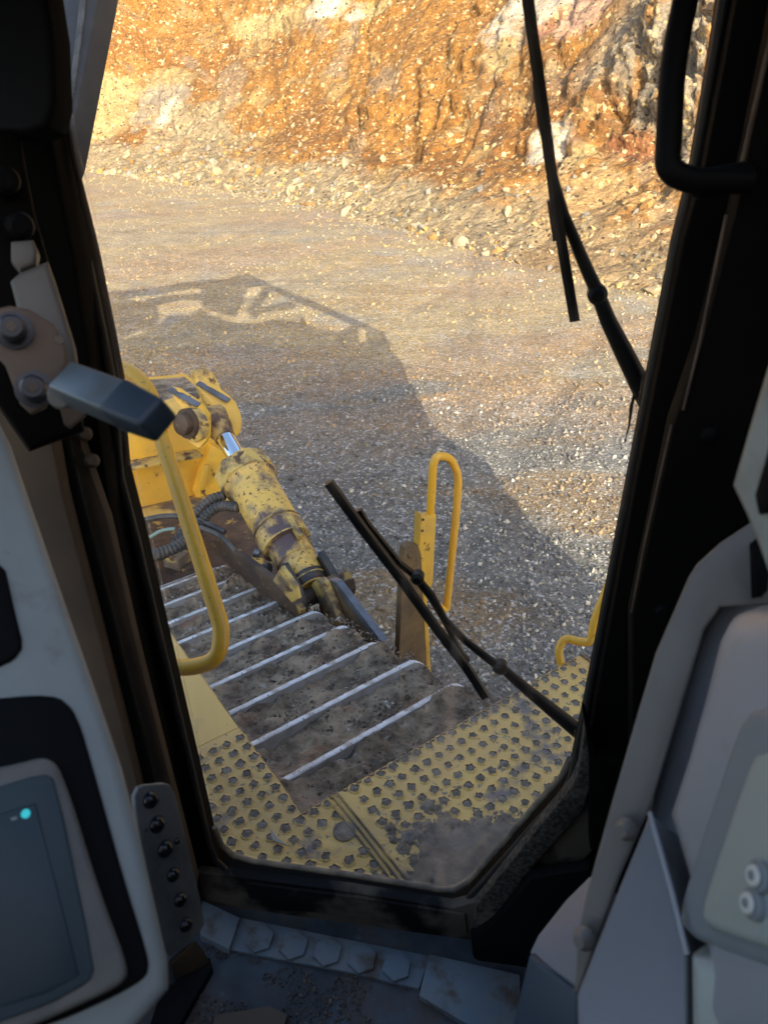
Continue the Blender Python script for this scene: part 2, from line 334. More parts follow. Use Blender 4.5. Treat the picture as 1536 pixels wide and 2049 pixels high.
me = grid_mesh('ground', np.stack([X, Y, gheight(X, Y)], -1), gcolor(X, Y))
m_ground = mat('gravel_floor', (0, 0, 0), .95, attr='tint', spots=[((.33, .315, .29), 38, .82, .86, 'cell'), ((.10, .098, .093), 55, .86, .92, 'cell')], bump=[(38, .7, .012, 'voro'), (95, .8, .006, 'voro'), (7, .4, .03)], grain=[(60, .76, 1.24, 'cell'), (24, .86, 1.14, 'cell'), (9, .8, 1.2, 'noise'), (1.3, .86, 1.14, 'noise')])
me.materials.append(m_ground); tag(link('ground', me), kind='structure')

# ------------------------------------------------------------------ quarry face: base line, profile swept outwards
bp = [(-90, 52), (-45, 40), (-22, 38), (-13.4, 36), (-8, 31.5), (-2.8, 26.5), (1.04, 20.2), (3.2, 16.6), (5.4, 14.0), (9, 10.5), (16, 6), (30, 0), (60, -12)]
bp = chaikin(bp, 3, False); bp = np.array(bp); seg = np.r_[0, np.cumsum(np.hypot(*np.diff(bp, axis=0).T))]
u0, u1 = seg[-1]*.22, seg[-1]*.86
us = np.concatenate([np.arange(0, u0, .6), np.arange(u0, u1, .075), np.arange(u1, seg[-1], .6)])
def base(u):
    return np.interp(u, seg, bp[:, 0]), np.interp(u, seg, bp[:, 1])
tx, ty = np.gradient(bp[:, 0], seg), np.gradient(bp[:, 1], seg); nx_, ny_ = -ty, tx
ln = np.hypot(nx_, ny_); nx_, ny_ = nx_/ln, ny_/ln
for _ in range(6): nx_ = np.convolve(np.r_[nx_[:1], nx_, nx_[-1:]], [.25, .5, .25], 'valid'); ny_ = np.convolve(np.r_[ny_[:1], ny_, ny_[-1:]], [.25, .5, .25], 'valid')
vs_ = np.concatenate([np.arange(-.6, 11, .075), np.arange(11, 34, .5)])        # distance along the profile
U, V = np.meshgrid(us, vs_)
def ucoord(x):                                        # arc position where the base line passes x
    return np.interp(x, bp[:, 0], seg)
def cliff(U, V):
    bx, by = base(U); nx = np.interp(U, seg, nx_); ny = np.interp(U, seg, ny_)
    steep = sm(U, ucoord(.6), ucoord(3.0))              # the grey face on the right
    stl = sm(-U, -ucoord(-13.5), -ucoord(-16.5))
    st = np.maximum(steep, stl*.6)
    toe = 2.6 + 1.4*fbm(U*.25, U*0, 3, 3) + 2.0*steep
    a0, a1 = rad(24), rad(47) + (rad(74)-rad(47))*st
    w = sm(V, toe-.5, toe+.9)
    Vc = np.maximum(V, 0)
    # integrate the slope angle along v
    h0 = np.minimum(Vc, toe); h1 = np.maximum(Vc-toe, 0)
    s = h0*np.cos(a0) + h1*np.cos(a1) + np.minimum(V, 0); z = h0*np.sin(a0) + h1*np.sin(a1) - .12*(V < 0)*(-V)
    wx, wy = bx + nx*s, by + ny*s
    d = 1.6*(fbm(wx*.16, z*.16+wy*.16, 11, 4)-.5)*sm(V, 0, 4) + .55*(fbm(wx*.8, z*.8, wy*.8, 4)-.5)*sm(V, .1, 1.5)
    d = d + .22*(fbm(wx*3.1, z*3.1, wy*3.1, 4)-.5)*sm(V, -.1, .5)
    ridge = np.abs(fbm(wx*5+wy*4, z*.9+U*.5, 3, 4)-.5)*2
    d = d - .30*steep*w*(1-sm(ridge, 0, .28)) + .25*st*w*(fbm(U*6, z*2.2, 5, 4)-.5)
    q = fbm(U*.9+V*.35, V*1.5-U*.2, 71, 4)*9; led = (np.floor(q) + sm(q % 1, 0, .22))/9
    q2 = fbm(U*2.6, V*1.1+U*.9, 72, 3)*6; led2 = (np.floor(q2) + sm(q2 % 1, 0, .2))/6
    am = np.maximum(steep*w, .30*sm(fbm(U*.45, V*.4, 73, 3), .50, .60)*sm(V, 1.5, 3)); d = d + 2.2*am*(led-.5) + .8*am*(led2-.5)
    gul = np.abs(fbm(U*.55+.3*V, V*.12, 74, 4)-.5)*2; d = d - .20*(1-sm(gul, 0, .22))*sm(V, 2, 4)
    wx = wx - nx*d*np.where(V > 0, .75, .2); wy = wy - ny*d*np.where(V > 0, .75, .2); z = z + d*.5*sm(V, -.2, .8)
    z = z - .05*(V < 0)
    return wx, wy, z, st, w, toe
cx, cyy, cz, st, w, toe = cliff(U, V)
n1 = fbm(U*.30, V*.5, 21, 5); n2 = fbm(U*1.3, V*1.1, 22, 5); n3 = fbm(U*.55+V*.4, V*.35-U*.1, 23, 5, .6)
cOR = np.array((.245, .112, .022)); cOR2 = np.array((.185, .080, .017)); cCR = np.array((.34, .245, .11)); cWH = np.array((.52, .45, .35))
cGY = np.array((.215, .180, .135)); cRB = np.array((.255, .20, .12)); cRED = np.array((.20, .075, .034))
t = sm(n1, .40, .62)[..., None]; C = cOR*(1-t) + cOR2*t
t = (sm(n2, .58, .72)*.55)[..., None]; C = C*(1-t) + cCR*.85*t
def blob(x, v, rx, rv, colr, amt=1., f=1.1):
    global C
    uu = ucoord(x); q = ((U-uu)/rx)**2 + ((V-v)/rv)**2
    t = (sm(-(q + 1.6*(fbm(U*f, V*f, x, 5, .6)-.5)*2), -1.15, -.35)*amt)[..., None]; C = C*(1-t) + np.array(colr)*t
t = (sm(n3, .56, .66)*.5)[..., None]; C = C*(1-t) + cGY*t
greyface = sm(U, ucoord(.6), ucoord(1.6))*sm(V + .75*(U-ucoord(1.0)) *.6 + 1.3*(fbm(U*.8, V*.8, 2, 4)-.5)*2, 5.6, 6.4)
t = greyface[..., None]; C = C*(1-t) + (cGY*1.05)*t
t = (greyface*sm(fbm(U*2.2, V*.5, 44, 5, .6), .50, .60)*.8)[..., None]; C = C*(1-t) + cOR*.95*t
for b_ in [(-14.2, 4.2, 1.3, 2.6, cCR, 1.), (-12.2, 4.9, 1.2, 1.6, cGY*1.2, .9), (-11.6, 4.3, .6, 1.0, cWH, .9), (-12.6, 6.4, 1.4, .6, cCR, .8), (-10.2, 3.6, 2.3, 2.1, cRB, .95), (-8.2, 2.6, 1.5, 1.2, cRB*.9, .8), (-9.6, 9.4, 2.6, .8, cCR, .95), (-6.9, 9.6, 1.5, .7, cWH, .95),
           (-5.6, 9.5, .9, .5, cCR, .9), (-1.0, 8.6, 1.7, 1.2, cWH, .9), (.2, 8.4, 1.0, 1.0, (.44, .27, .19), .9), (-.9, 6.9, .8, .8, cCR*1.1, .9), (-.4, 7.7, .5, .5, (.36, .14, .08), .6), (1.3, 4.3, 1.0, .7, cWH, .95), (1.8, 4.0, .5, .5, cCR, .9), (2.6, 4.8, 1.0, .5, cRED, .8), (2.6, 2.6, 2.4, 1.7, (.36, .225, .095), .9), (1.6, 1.0, 2.6, .8, (.34, .25, .14), .8), (-2, 5.5, 2.0, 1.6, cOR*1.15, .8)]: blob(*b_)
rb = (1-sm(V + 1.1*(n2-.5)*2, 1.5, 2.5))*(1 - .35*sm(U, ucoord(.6), ucoord(1.6))); t = (rb*.92)[..., None]
C = C*(1-t) + (cRB*(.85+.3*n1[..., None]))*t
C = C*(.62 + .76*fbm(cx*5, cz*5, cyy*5, 4, .65))[..., None]
me = grid_mesh('quarry_face', np.stack([cx, cyy, cz], -1), C)
m_cliff = mat('broken_quarry_rock', (0, 0, 0), .95, attr='tint', spots=[((.42, .32, .18), 9, .94, .96, 'cell'), ((.38, .26, .11), 17, .91, .94, 'cell'), ((.07, .045, .025), 13, .95, .97, 'cell')], bump=[(1.6, .9, .5), (5, .8, .14), (14, .6, .05)], grain=[(26, .76, 1.22, 'cell'), (9, .86, 1.14, 'cell'), (3, .82, 1.18, 'noise')])
me.materials.append(m_cliff); tag(link('quarry_face', me), kind='structure')

# ------------------------------------------------------------------ loose stones
_ico = bmesh.new(); bmesh.ops.create_icosphere(_ico, subdivisions=1, radius=1.0)
ICO = np.array([v.co[:] for v in _ico.verts]); ICF = np.array([[v.index for v in f.verts] for f in _ico.faces]); _ico.free()
OCT = np.array([(1, 0, 0), (-1, 0, 0), (0, 1, 0), (0, -1, 0), (0, 0, 1), (0, 0, -1.)]); OCF = np.array([(0, 2, 4), (2, 1, 4), (1, 3, 4), (3, 0, 4), (2, 0, 5), (1, 2, 5), (3, 1, 5), (0, 3, 5)])
def rocks_mesh(name, pos, size, col, base=(OCT, OCF), flat=.55):
    n = len(pos); BV, BF = base; k = len(BV)
    q = rng.normal(size=(n, 4)); q /= np.linalg.norm(q, axis=1)[:, None]; w_, x, y, z = q.T
    Rm = np.stack([1-2*(y*y+z*z), 2*(x*y-z*w_), 2*(x*z+y*w_), 2*(x*y+z*w_), 1-2*(x*x+z*z), 2*(y*z-x*w_), 2*(x*z-y*w_), 2*(y*z+x*w_), 1-2*(x*x+y*y)], -1).reshape(n, 3, 3)
    sc = np.stack([.7+.6*rng.random(n), .55+.5*rng.random(n), flat*(.6+.7*rng.random(n))], -1)
    v = BV[None]*(1+.45*(rng.random((n, k, 1))-.5))*sc[:, None]*size[:, None, None]
    v = np.einsum('nij,nkj->nki', Rm, v) + pos[:, None]
    me = bpy.data.meshes.new(name); me.vertices.add(n*k); me.vertices.foreach_set('co', v.reshape(-1).astype(np.float32))
    fi = (BF[None] + (np.arange(n)*k)[:, None, None]).reshape(-1); nf = len(fi)//3
    me.loops.add(len(fi)); me.loops.foreach_set('vertex_index', fi.astype(np.int32))
    me.polygons.add(nf); me.polygons.foreach_set('loop_start', (np.arange(nf)*3).astype(np.int32)); me.update(calc_edges=True)
    at = me.color_attributes.new('tint', 'FLOAT_COLOR', 'POINT')
    c4 = np.concatenate([np.repeat(col, k, 0), np.ones((n*k, 1))], 1); at.data.foreach_set('color', c4.reshape(-1).astype(np.float32))
    me.shade_flat(); return me
m_stone = mat('broken_stone', (0, 0, 0), .9, attr='tint', bump=[(60, .4, .004)])
def stone_cols(x, y, bright=.24):
    n = len(x); c = gcolor(x, y)*(.35 + 1.15*rng.random((n, 1))); b = rng.random(n) < bright*np.interp(y, [5, 8, 12, 30], [1, .35, .05, .05])
    far = (y > 8)[:, None]; c = np.where(far, gcolor(x, y)*(.6 + .6*rng.random((n, 1))), c)
    c[b] = np.array((.40, .38, .335))*(.55+.6*rng.random((b.sum(), 1))); return np.clip(c, 0, .8)
# near gravel, denser close to the machine
n = 190000; yy = 2.2 + 30*rng.random(n)**2.1; xx = (rng.random(n)-.5)*(1.35*yy + 2.0); k_ = (yy < np.interp(xx, bp[:, 0], bp[:, 1]) + .3) & (fbm(xx*.5, yy*.9, 31, 4) + .5*rng.random(n) > .88*sm(yy, 6, 12)); xx, yy = xx[k_], yy[k_]
sz = np.minimum(.0066 + .00075*yy, .014)*(.35 + rng.random(len(xx))**4*2.6)
me = rocks_mesh('gravel', np.stack([xx, yy, gheight(xx, yy) + sz*.15], -1), sz, stone_cols(xx, yy)); me.materials.append(m_stone)
tag(link('gravel', me), 'loose grey and pale gravel lying over the quarry floor near the machine', 'gravel', kind='stuff')
n = 9000; xx = -24 + 38*rng.random(n); yy = np.interp(xx, bp[:, 0], bp[:, 1]) - 4.5*rng.random(n)**2.2 + .2
sz = .022*(.35 + rng.random(len(xx))**4*2.6)
me = rocks_mesh('gravel', np.stack([xx, yy, gheight(xx, yy) + sz*.1], -1), sz, stone_cols(xx, yy, .15)*1.05); me.materials.append(m_stone)
tag(link('spilled_gravel', me), 'fringe of spilled stones on the sunlit floor before the quarry face', 'gravel', kind='stuff')
def on_cliff(n, v0, v1, p=1., ua=-24, ub=16):
    uu = ucoord(ua) + (ucoord(ub)-ucoord(ua))*rng.random(n); vv = v0 + (v1-v0)*rng.random(n)**p
    a, b, c, s_, _, _ = cliff(uu, vv); return uu, vv, np.stack([a, b, c], -1), s_
pal = np.array([(.38, .29, .16), (.38, .25, .10), (.28, .155, .05), (.27, .22, .155), (.46, .40, .30), (.20, .18, .155)])
uu, vv, P, s_ = on_cliff(60000, -.5, 11, 1.6); k_ = fbm(uu*.7, vv*.7, 61, 5, .6) + .3*(rng.random(len(uu))-.5) > np.interp(vv, [1.5, 3], [.46, .62]); uu, vv, P, s_ = uu[k_], vv[k_], P[k_], s_[k_]; sz = .016*(.45 + rng.random(len(uu))**8*8)*(1 + .35*(vv < 2.6))*np.interp(uu, [ucoord(-14), ucoord(0), ucoord(6)], [1.15, .85, .6]); sz = np.where((s_ > .5) & (vv > 4), sz*.4, sz)
cc = pal[rng.choice(6, len(uu), p=[.10, .27, .33, .14, .04, .12])]*(.65+.55*rng.random((len(uu), 1)))
low = (vv < 2.4) & (rng.random(len(uu)) < .55); cc[low] = np.array((.25, .215, .15))*(.45+.65*rng.random((low.sum(), 1)))
me = rocks_mesh('rubble', P, sz, cc); me.materials.append(m_stone)
tag(link('rubble', me), 'loose ochre and cream rubble strewn down the quarry face', 'rubble', kind='stuff')
# boulders one could pick out
def boulder_mesh(s, colr):
    bm = bmesh.new(); bmesh.ops.create_icosphere(bm, subdivisions=2, radius=1.0)
    off = Vector((rng.random()*50, rng.random()*50, 3)); cuts = [(Vector(rng.normal(size=3)).normalized(), .45+.35*rng.random()) for _ in range(9)]
    for v in bm.verts:
        c = v.co.copy()
        for nn, dd in cuts:
            e = c.dot(nn)
            if e > dd: c -= nn*(e-dd)
        v.co = Vector((c.x*1.25, c.y*.9, c.z*.72))*s*(1+.16*noise.noise(c*2.3+off))
    me = bpy.data.meshes.new('boulder'); bm.to_mesh(me); bm.free(); me.materials.append(colr); me.shade_flat(); return me
m_b1 = mat('cream_rock', (.36, .30, .20), .9, c2=(.32, .24, .14), nscale=5, bump=[(14, .8, .03)])
m_b2 = mat('grey_rock', (.25, .24, .225), .9, c2=(.18, .16, .135), nscale=5, bump=[(14, .8, .03)])
m_b3 = mat('ochre_rock', (.36, .20, .06), .9, c2=(.26, .14, .05), nscale=5, bump=[(14, .8, .03)])
protos = [boulder_mesh(1, m) for m in (m_b1, m_b2, m_b3, m_b1, m_b2)]
BL = ['cream boulder lying in the rubble at the foot of the orange face', 'blue grey boulder lying in the rubble at the foot of the orange face', 'ochre boulder lying in the rubble at the foot of the orange face']
BG = ['cream boulders along the foot of the face', 'grey boulders along the foot of the face', 'ochre boulders along the foot of the face']
uu, vv, P, s_ = on_cliff(64, -.1, 3.0, 1.2, -13, 7)
for k in range(64):
    j = int(rng.integers(0, 5)); q = [0, 1, 2, 0, 1][j]
    o = bpy.data.objects.new('boulder', protos[j]); COL.objects.link(o)
    dist = P[k][1]; s = float((.09 + .16*rng.random()**2)*(.55+.45*dist/30)); o.scale = (s, s, s)
    o.location = P[k] + np.array((0, 0, s*.25)); o.rotation_euler = tuple(rng.random(3)*6.28)
    tag(o, BL[q], 'boulder', BG[q])

# ================================================================== the bulldozer
DZ = bpy.data.objects.new('bulldozer', None); COL.objects.link(DZ); DZ.location = M(0, -.5, 0); DZ.rotation_euler = (0, 0, YAW)
tag(DZ, 'yellow bulldozer seen from inside its dark cab, muddy track and raised blade beyond the glass', 'bulldozer')
bpy.context.view_layer.update()

# ---- track
P0 = HZ(935, 1357, EYE-1.88); SL = rad(15.5); PIT = .25
TD = (F*math.cos(SL) - Z*math.sin(SL)); TN = (F*math.sin(SL) + Z*math.cos(SL)); SW = .86
def T(x, y, z): return P0 + R*x + TD*y + TN*z          # x: 0 at outer end, negative inboard
TM = Matrix((( *[R.x], TD.x, TN.x, P0.x), (R.y, TD.y, TN.y, P0.y), (R.z, TD.z, TN.z, P0.z), (0, 0, 0, 1)))
bm = bmesh.new()
prism(bm, [Vector((-SW, -.115, -.075)), Vector((-SW, .115, -.075)), Vector((-.015, .115, -.075)), Vector((0, .1, -.075)), Vector((0, -.1, -.075)), Vector((-.015, -.115, -.075))], Vector((0, 0, -.03)), .004)
shoe = finish('track_shoe', bm, m_shoe)
bm = bmesh.new(); nn = 40; rings = []
for i in range(nn+1):
    x = -SW + SW*i/nn; e = min(x+SW, -x); k = min(1, (-x)/.08)*min(1, .35+.65*(x+SW)/.10); hgt = .020 + .063*math.sin(k*math.pi/2)**.75; wv = .0010*math.sin(i*1.7)+.0006*math.sin(i*4.1)
    sway = .006*(1-k)**2
    rings.append([bm.verts.new((x, y+wv+sway, z)) for y, z in ((-.022, -.078), (-.0150, -.072+hgt*.55), (-.0130, -.079+hgt), (-.0090, -.075+hgt), (.0090, -.075+hgt), (.0130, -.079+hgt), (.0150, -.072+hgt*.55), (.022, -.078))])
for i in range(nn):
    for k in range(7):
        f = bm.faces.new((rings[i][k], rings[i][k+1], rings[i+1][k+1], rings[i+1][k])); f.material_index = 0 if k in (2, 3, 4) else 1
bm.faces.new(rings[0][::-1]).material_index = 1; bm.faces.new(rings[-1]).material_index = 1
grouser = finish('grouser', bm, [m_grous, m_gside], shoe)
for k in range(-3, 12):
    if k == -3: s, g = shoe, grouser
    else:
        s = shoe.copy(); COL.objects.link(s); g = grouser.copy(); COL.objects.link(g); g.parent = s
    y = min(k, 8)*PIT; bend = max(0, k-8)*PIT/.42; RI = .42
    s.matrix_world = TM @ Matrix.Translation((.006*math.sin(k*2.3), y + RI*math.sin(bend), .004*math.sin(k*1.3) - RI*(1-math.cos(bend)))) @ Matrix.Rotation(-bend + rad(.6*math.sin(k*3.1)), 4, 'X')
    s.parent = DZ; s.matrix_parent_inverse = DZ.matrix_world.inverted()
# mud packed between the grousers
xs = np.arange(-SW-.01, .012, .0055); ys = np.arange(-3*PIT-.12, 8*PIT+.1, .0055); XX, YY = np.meshgrid(xs, ys)
sg = ((YY/PIT + .5) % 1 - .5)*PIT; ph = np.abs(sg)     # distance to the nearest grouser
n_ = fbm(XX*9, YY*9, 3, 5, .55); n4 = fbm(XX*34, YY*34, 6, 4, .6); n5 = fbm(XX*3.2, YY*3.2, 8, 3)
outer = sm(XX, -.30, -.06)*sm(n5, .40, .55)
hh = -.046 + .026*sm(n_, .2, .75) + .012*outer*sm(n_, .3, .7) + .034*sm(-XX, .72, .82) + .018*(n4-.5) + .008*np.exp(-(ph/.045)**2)*sm(n5, .2, .5) + .020*np.exp(-((sg+.03)/.034)**2)*(sg < .008)*(.55+.9*n_) - .02*sm(XX, -.10, -.02) + .014*outer*np.abs(n4-.5)*4
clod = fbm(XX*55+3, YY*55, 12, 3, .6); hh = hh + .020*(clod-.5)*sm(n5+.3*outer, .35, .6)
edge = sm(-XX, -.004, .03 + .0)*1.0; hh = np.where(XX > -.002, -.13, hh - .03*(1-edge))
Pm = np.array(P0)[None, None] + XX[..., None]*np.array(R) + YY[..., None]*np.array(TD) + hh[..., None]*np.array(TN)
me = grid_mesh('mud', Pm); me.materials.append(m_mud)
tag(link('mud', me), 'crumbly brown dried mud packed between the steel ribs of the track', 'mud', kind='stuff')
n = 5200; x = -SW*rng.random(n)**1.25; y = -3*PIT + 11*PIT*rng.random(n); dn = fbm(x*3.2, y*3.2, 8, 3) + .25*sm(x, -.3, -.05)
k_ = dn > .47; x, y = x[k_], y[k_]; sz = .003 + .010*rng.random(len(x))**4; pg = np.abs((y/PIT+.5) % 1 - .5)*PIT
z = -.046 + .026*sm(fbm(x*9, y*9, 3, 5, .55), .2, .75) + .010*sm(x, -.30, -.06) + .004
P = np.array(P0)[None] + x[:, None]*np.array(R) + y[:, None]*np.array(TD) + z[:, None]*np.array(TN)
cc = np.array((.19, .15, .12))*(.5+1.0*rng.random((len(x), 1))); b = rng.random(len(x)) < .035; cc[b] = (.45, .43, .40)
me = rocks_mesh('mud_crumbs', P, sz, cc, flat=.8); me.materials.append(m_stone)
tag(link('mud_crumbs', me), 'loose crumbs and clods of dry mud scattered over the caked track', 'mud crumbs', kind='stuff')
for (px, py, s, lb) in ((697, 1464, .016, 'white pebble low on the track, nearest the deck corner'), (776, 1416, .018, 'white pebble stuck in red mud beside the nearest long steel rib'), (693, 1376, .010, 'small white pebble in mud under the middle ribs of the track'), (584, 1414, .012, 'pale pebble in an orange mud patch near the left end of a rib'), (550, 1380, .011, 'pale pebble between two ribs left of the orange mud patch')):
    r_ = ray(px, py); t_ = ((P0 + TN*(-.045))-O).dot(TN)/r_.dot(TN)
    o = bpy.data.objects.new('pebble', protos[0].copy()); o.data.materials[0] = m_white; COL.objects.link(o); o.location = O + r_*t_; o.scale = (s*.75, s*.75, s*.6); o.rotation_euler = (s*90, 0, s*300)
    tag(o, lb, 'pebble')
bm = bmesh.new()
prism(bm, [T(-.70, -1, -.12), T(-.70, 2.0, -.12), T(-.70, 2.3, -.3), T(-.70, 2.2, -.7), T(-.70, -1, -.7)], R*.5, .02)
finish('track_frame', bm, m_rusty, DZ)

# ---- deck of punched tread plate
DK = EYE-1.5
c0 = HZ(603, 1628, DK); e1 = (HZ(1130, 1328, DK)-c0); e1.z = 0; e1.normalize(); e2 = Vector((-e1.y, e1.x, 0))
def D(a, b, z=0.): return c0 + e1*a + e2*b + Z*z          # a to the right along the cross edge, b forward
RE = (HZ(1108, 1338, DK)-c0).dot(e1) + .11
jb = (HZ(432, 1478, DK)-c0).dot(e2)                        # joint to the smooth plate
LW = -1.1; BK = -1.0
bm = bmesh.new()
prism(bm, [D(0, 0), D(RE, 0), D(RE, BK), D(LW, BK), D(LW, jb), D(0, jb)], Z*-.012)
HP = .0385
def hole(bm, a, b, r=.0128):
    r *= .76+.22*rng.random(); lob = int(rng.choice([4, 5, 5])); ph0 = rng.random()*6.28; k = 15; inn = []; out = []; base_ = []
    for i in range(k):
        an = ph0 + i*2*math.pi/k; rr = r*(1 + .12*math.cos(lob*(an-ph0)) + .30*(rng.random()-.5)); ca, sa = math.cos(an), math.sin(an); hz = .0036*(.3+1.1*rng.random())
        inn.append(bm.verts.new(D(a+rr*ca, b+rr*sa, hz))); out.append(bm.verts.new(D(a+(rr+.0014)*ca, b+(rr+.0014)*sa, hz*.9))); base_.append(bm.verts.new(D(a+(r*1.38)*ca, b+(r*1.38)*sa, .0003)))
    low = [bm.verts.new(D(a+(v_.co-D(a, b)).dot(e1)*.95, b+(v_.co-D(a, b)).dot(e2)*.95, .0006)) for v_ in inn]
    mid = [bm.verts.new(D(a+(v_.co-D(a, b)).dot(e1)*.5, b+(v_.co-D(a, b)).dot(e2)*.5, .0012+.0022*rng.random())) for v_ in inn]
    cen = bm.verts.new(D(a, b, .0015+.0045*rng.random()))
    for i in range(k):
        j = (i+1) % k
        bm.faces.new((base_[i], base_[j], out[j], out[i])); bm.faces.new((out[i], out[j], inn[j], inn[i]))
        for q_ in ((inn[i], inn[j], low[j], low[i]), (low[i], low[j], mid[j], mid[i]), (mid[i], mid[j], cen)):
            f = bm.faces.new(q_); f.material_index = 1
ga0 = HZ(672, 1605, DK); ga = (ga0-c0).dot(e1)             # groove between two plates
for ia in range(-14, 26):
    for ib in range(-14, 14):
        a = ia*HP - .013; b = ib*HP - .014
        p = D(a, b); pr = p-O; dep = pr.y*CP - pr.z*SP
        if dep < .3: continue
        sx = 768 + FPX*pr.x/dep; sy = 1024.5 - FPX*(pr.y*SP + pr.z*CP)/dep
        if sx < 250 or sx > 1300 or sy > 1850: continue
        if a < RE-.02 and b < -.004 and not (abs(a-ga-.005) < .024) and not (abs(a-.055) < .035 and abs(b+.10) < .030): hole(bm, a+.0015*(rng.random()-.5), b+.0015*(rng.random()-.5))
        elif a < -.006 and b < jb-.012 and b >= -.004: hole(bm, a, b)
# scalloped cut edges
for i in range(0, 40):
    a = i*HP + .006
    if a < RE-.02:
        vsx = [D(a-.010, .0005, -.0005), D(a, -.006, .006), D(a+.010, .0005, .0005)]; bm.faces.new([bm.verts.new(v) for v in vsx])
        f = bm.faces.new([bm.verts.new(v) for v in (D(a-.011, .0006, .0004), D(a-.004, -.008, .0006), D(a+.004, -.008, .0006), D(a+.011, .0006, .0004))]); f.material_index = 1
finish('deck_plate', bm, [m_deck, m_holemud], DZ, 25)
bm = bmesh.new(); prism(bm, [D(LW, jb+.002), D(0, jb+.002), D(0, 1.1), D(LW, 1.1)], Z*-.012, .001)
finish('smooth_deck_plate', bm, m_decksm, DZ, label='smooth yellow deck plate without dimples')
bm = bmesh.new()
for da in (-.012, .002, .016): bar(bm, D(ga+da, 0, .0025), D(ga+da, BK, .0025), .0045, .006, bevel=.001)
finish('deck_joint_strip', bm, m_yel_muddy, DZ)
bm = bmesh.new(); lathe(bm, D(.055, -.10, -.002), D(.055, -.10, .004), [(0, .026), (1, .026)], 28); finish('deck_cap', bm, m_holemud, DZ, label='round dirty grey cap set in the yellow tread plate')
bm = bmesh.new(); bar(bm, D(0, -.004, -.05), D(RE, -.004, -.05), .006, .09); bar(bm, D(.002, 0, -.05), D(.002, 1.1, -.05), .006, .09); bar(bm, D(RE, 0, -.03), D(RE, BK, -.03), .008, .07)
finish('deck_skirt', bm, m_yel_muddy, DZ)
# wet grey mud lying on the deck
def mudpatch(name, a0, a1, b0, b1, thr, lab, seed, hmax=.009):
    A, B = np.meshgrid(np.arange(a0, a1, .004), np.arange(b0, b1, .004))
    ca, cb = (a0+a1)/2, (b0+b1)/2; q = ((A-ca)/((a1-a0)/2))**2 + ((B-cb)/((b1-b0)/2))**2
    nn_ = fbm(A*20, B*20, seed, 6, .7); s = (1-q) + (nn_-.5)*2.8
    h = -.006 + hmax*sm(s, thr, thr+.5) + .006*sm(s, thr-.05, thr+.05) + .004*(fbm(A*70, B*70, seed, 3)-.5)*sm(s, thr, thr+.2)
    P = np.array(c0)[None, None] + A[..., None]*np.array(e1) + B[..., None]*np.array(e2); P[..., 2] += h
    me = grid_mesh(name, P); me.materials.append(m_wetmud); return tag(link(name, me), lab, 'mud', kind='stuff')
m_wetmud = mat('grey_brown_deck_mud', (.28, .225, .17), .9, c2=(.19, .15, .115), nscale=30, spots=[((.22, .19, .17), 60, .62, .7)], bump=[(70, .8, .006), (220, .6, .002)])
pa = HZ(930, 1740, DK); a_, b_ = (pa-c0).dot(e1), (pa-c0).dot(e2)
mudpatch('deck_mud', a_-.21, a_+.22, b_-.22, b_+.20, .30, 'smooth grey brown mud spread over the deck plate below the window corner', 5)
# grey flake
bm = bmesh.new(); prism(bm, [HZ(x, y, DK+.008) for x, y in ((540, 1657), (556, 1678), (578, 1693), (552, 1684), (545, 1680))], Z*-.002)
tag(finish('flake', bm, m_shard), 'pale grey triangular flake lying on the left strip of the tread plate', 'flake')

# ---- grab rails
bm = bmesh.new(); pts = [PD(150, 745, 1.93), PD(240, 728, 1.9), PD(300, 775, 1.87), PD(318, 860, 1.85), PD(382, 1060, 1.8), PD(446, 1262, 1.74), PD(436, 1320, 1.73), PD(380, 1338, 1.74), PD(250, 1322, 1.78)]
tube(bm, fillet(pts, .09, 7), .0195, 18); finish('grab_rail', bm, m_yel_tube, DZ, 60, label='thick curved yellow rail beside the left pillar')
fp = 2.12
bm = bmesh.new(); prism(bm, chaikin([VF(x, y, fp)[:] for x, y in ((806, 1128), (810, 1096), (822, 1088), (838, 1092), (846, 1106), (858, 1345), (797, 1345))], 0), (F*.035), .003)
post = finish('rail_post', bm, m_post, DZ, label='rusty brown flat post behind the lower wiper')
bm = bmesh.new(); prism(bm, [VF(x, y, fp-.003) for x, y in ((836, 1090), (843, 1096), (849, 1108), (862, 1345), (854, 1345), (842, 1112))], F*.036, .002)
finish('edge_strip', bm, m_yel, post)
bm = bmesh.new(); lathe(bm, VF(822, 1110, fp-.012), VF(822, 1110, fp+.01), [(0, .014), (.3, .016), (1, .016)], 6); finish('bolt', bm, m_post, post)
bm = bmesh.new(); prism(bm, [VF(x, y, fp+.06) for x, y in ((842, 1028), (848, 1036), (873, 1030), (866, 1165), (858, 1188), (846, 1196), (836, 1190))], F*.045, .004); 
ch = finish('rail_socket', bm, m_yel, DZ)
for x, y in ((844, 1040), (843, 1062)):
    bm = bmesh.new(); lathe(bm, VF(x+2, y, fp+.053), VF(x+2, y, fp+.07), [(0, .006), (1, .006)], 10); finish('pin_hole', bm, m_dark, ch)
bm = bmesh.new(); pts = [VF(x, y, fp+.085) for x, y in ((856, 1120), (866, 930), (873, 912), (900, 915), (917, 950), (914, 1010), (893, 1222), (878, 1215), (850, 1180))]
tube(bm, fillet(pts, .05, 7), .0185, 16); finish('grab_rail', bm, m_yel_tube, DZ, 60, label='tall narrow yellow hoop rail on the rusty post')
bm = bmesh.new(); pts = [HZ(1122, 1330, DK-.01), HZ(1116, 1300, DK+.03), HZ(1128, 1276, DK+.06), HZ(1158, 1284, DK+.06), HZ(1180, 1286, DK+.07), HZ(1190, 1235, DK+.14), HZ(1235, 1130, DK+.28), HZ(1300, 1000, DK+.5)]
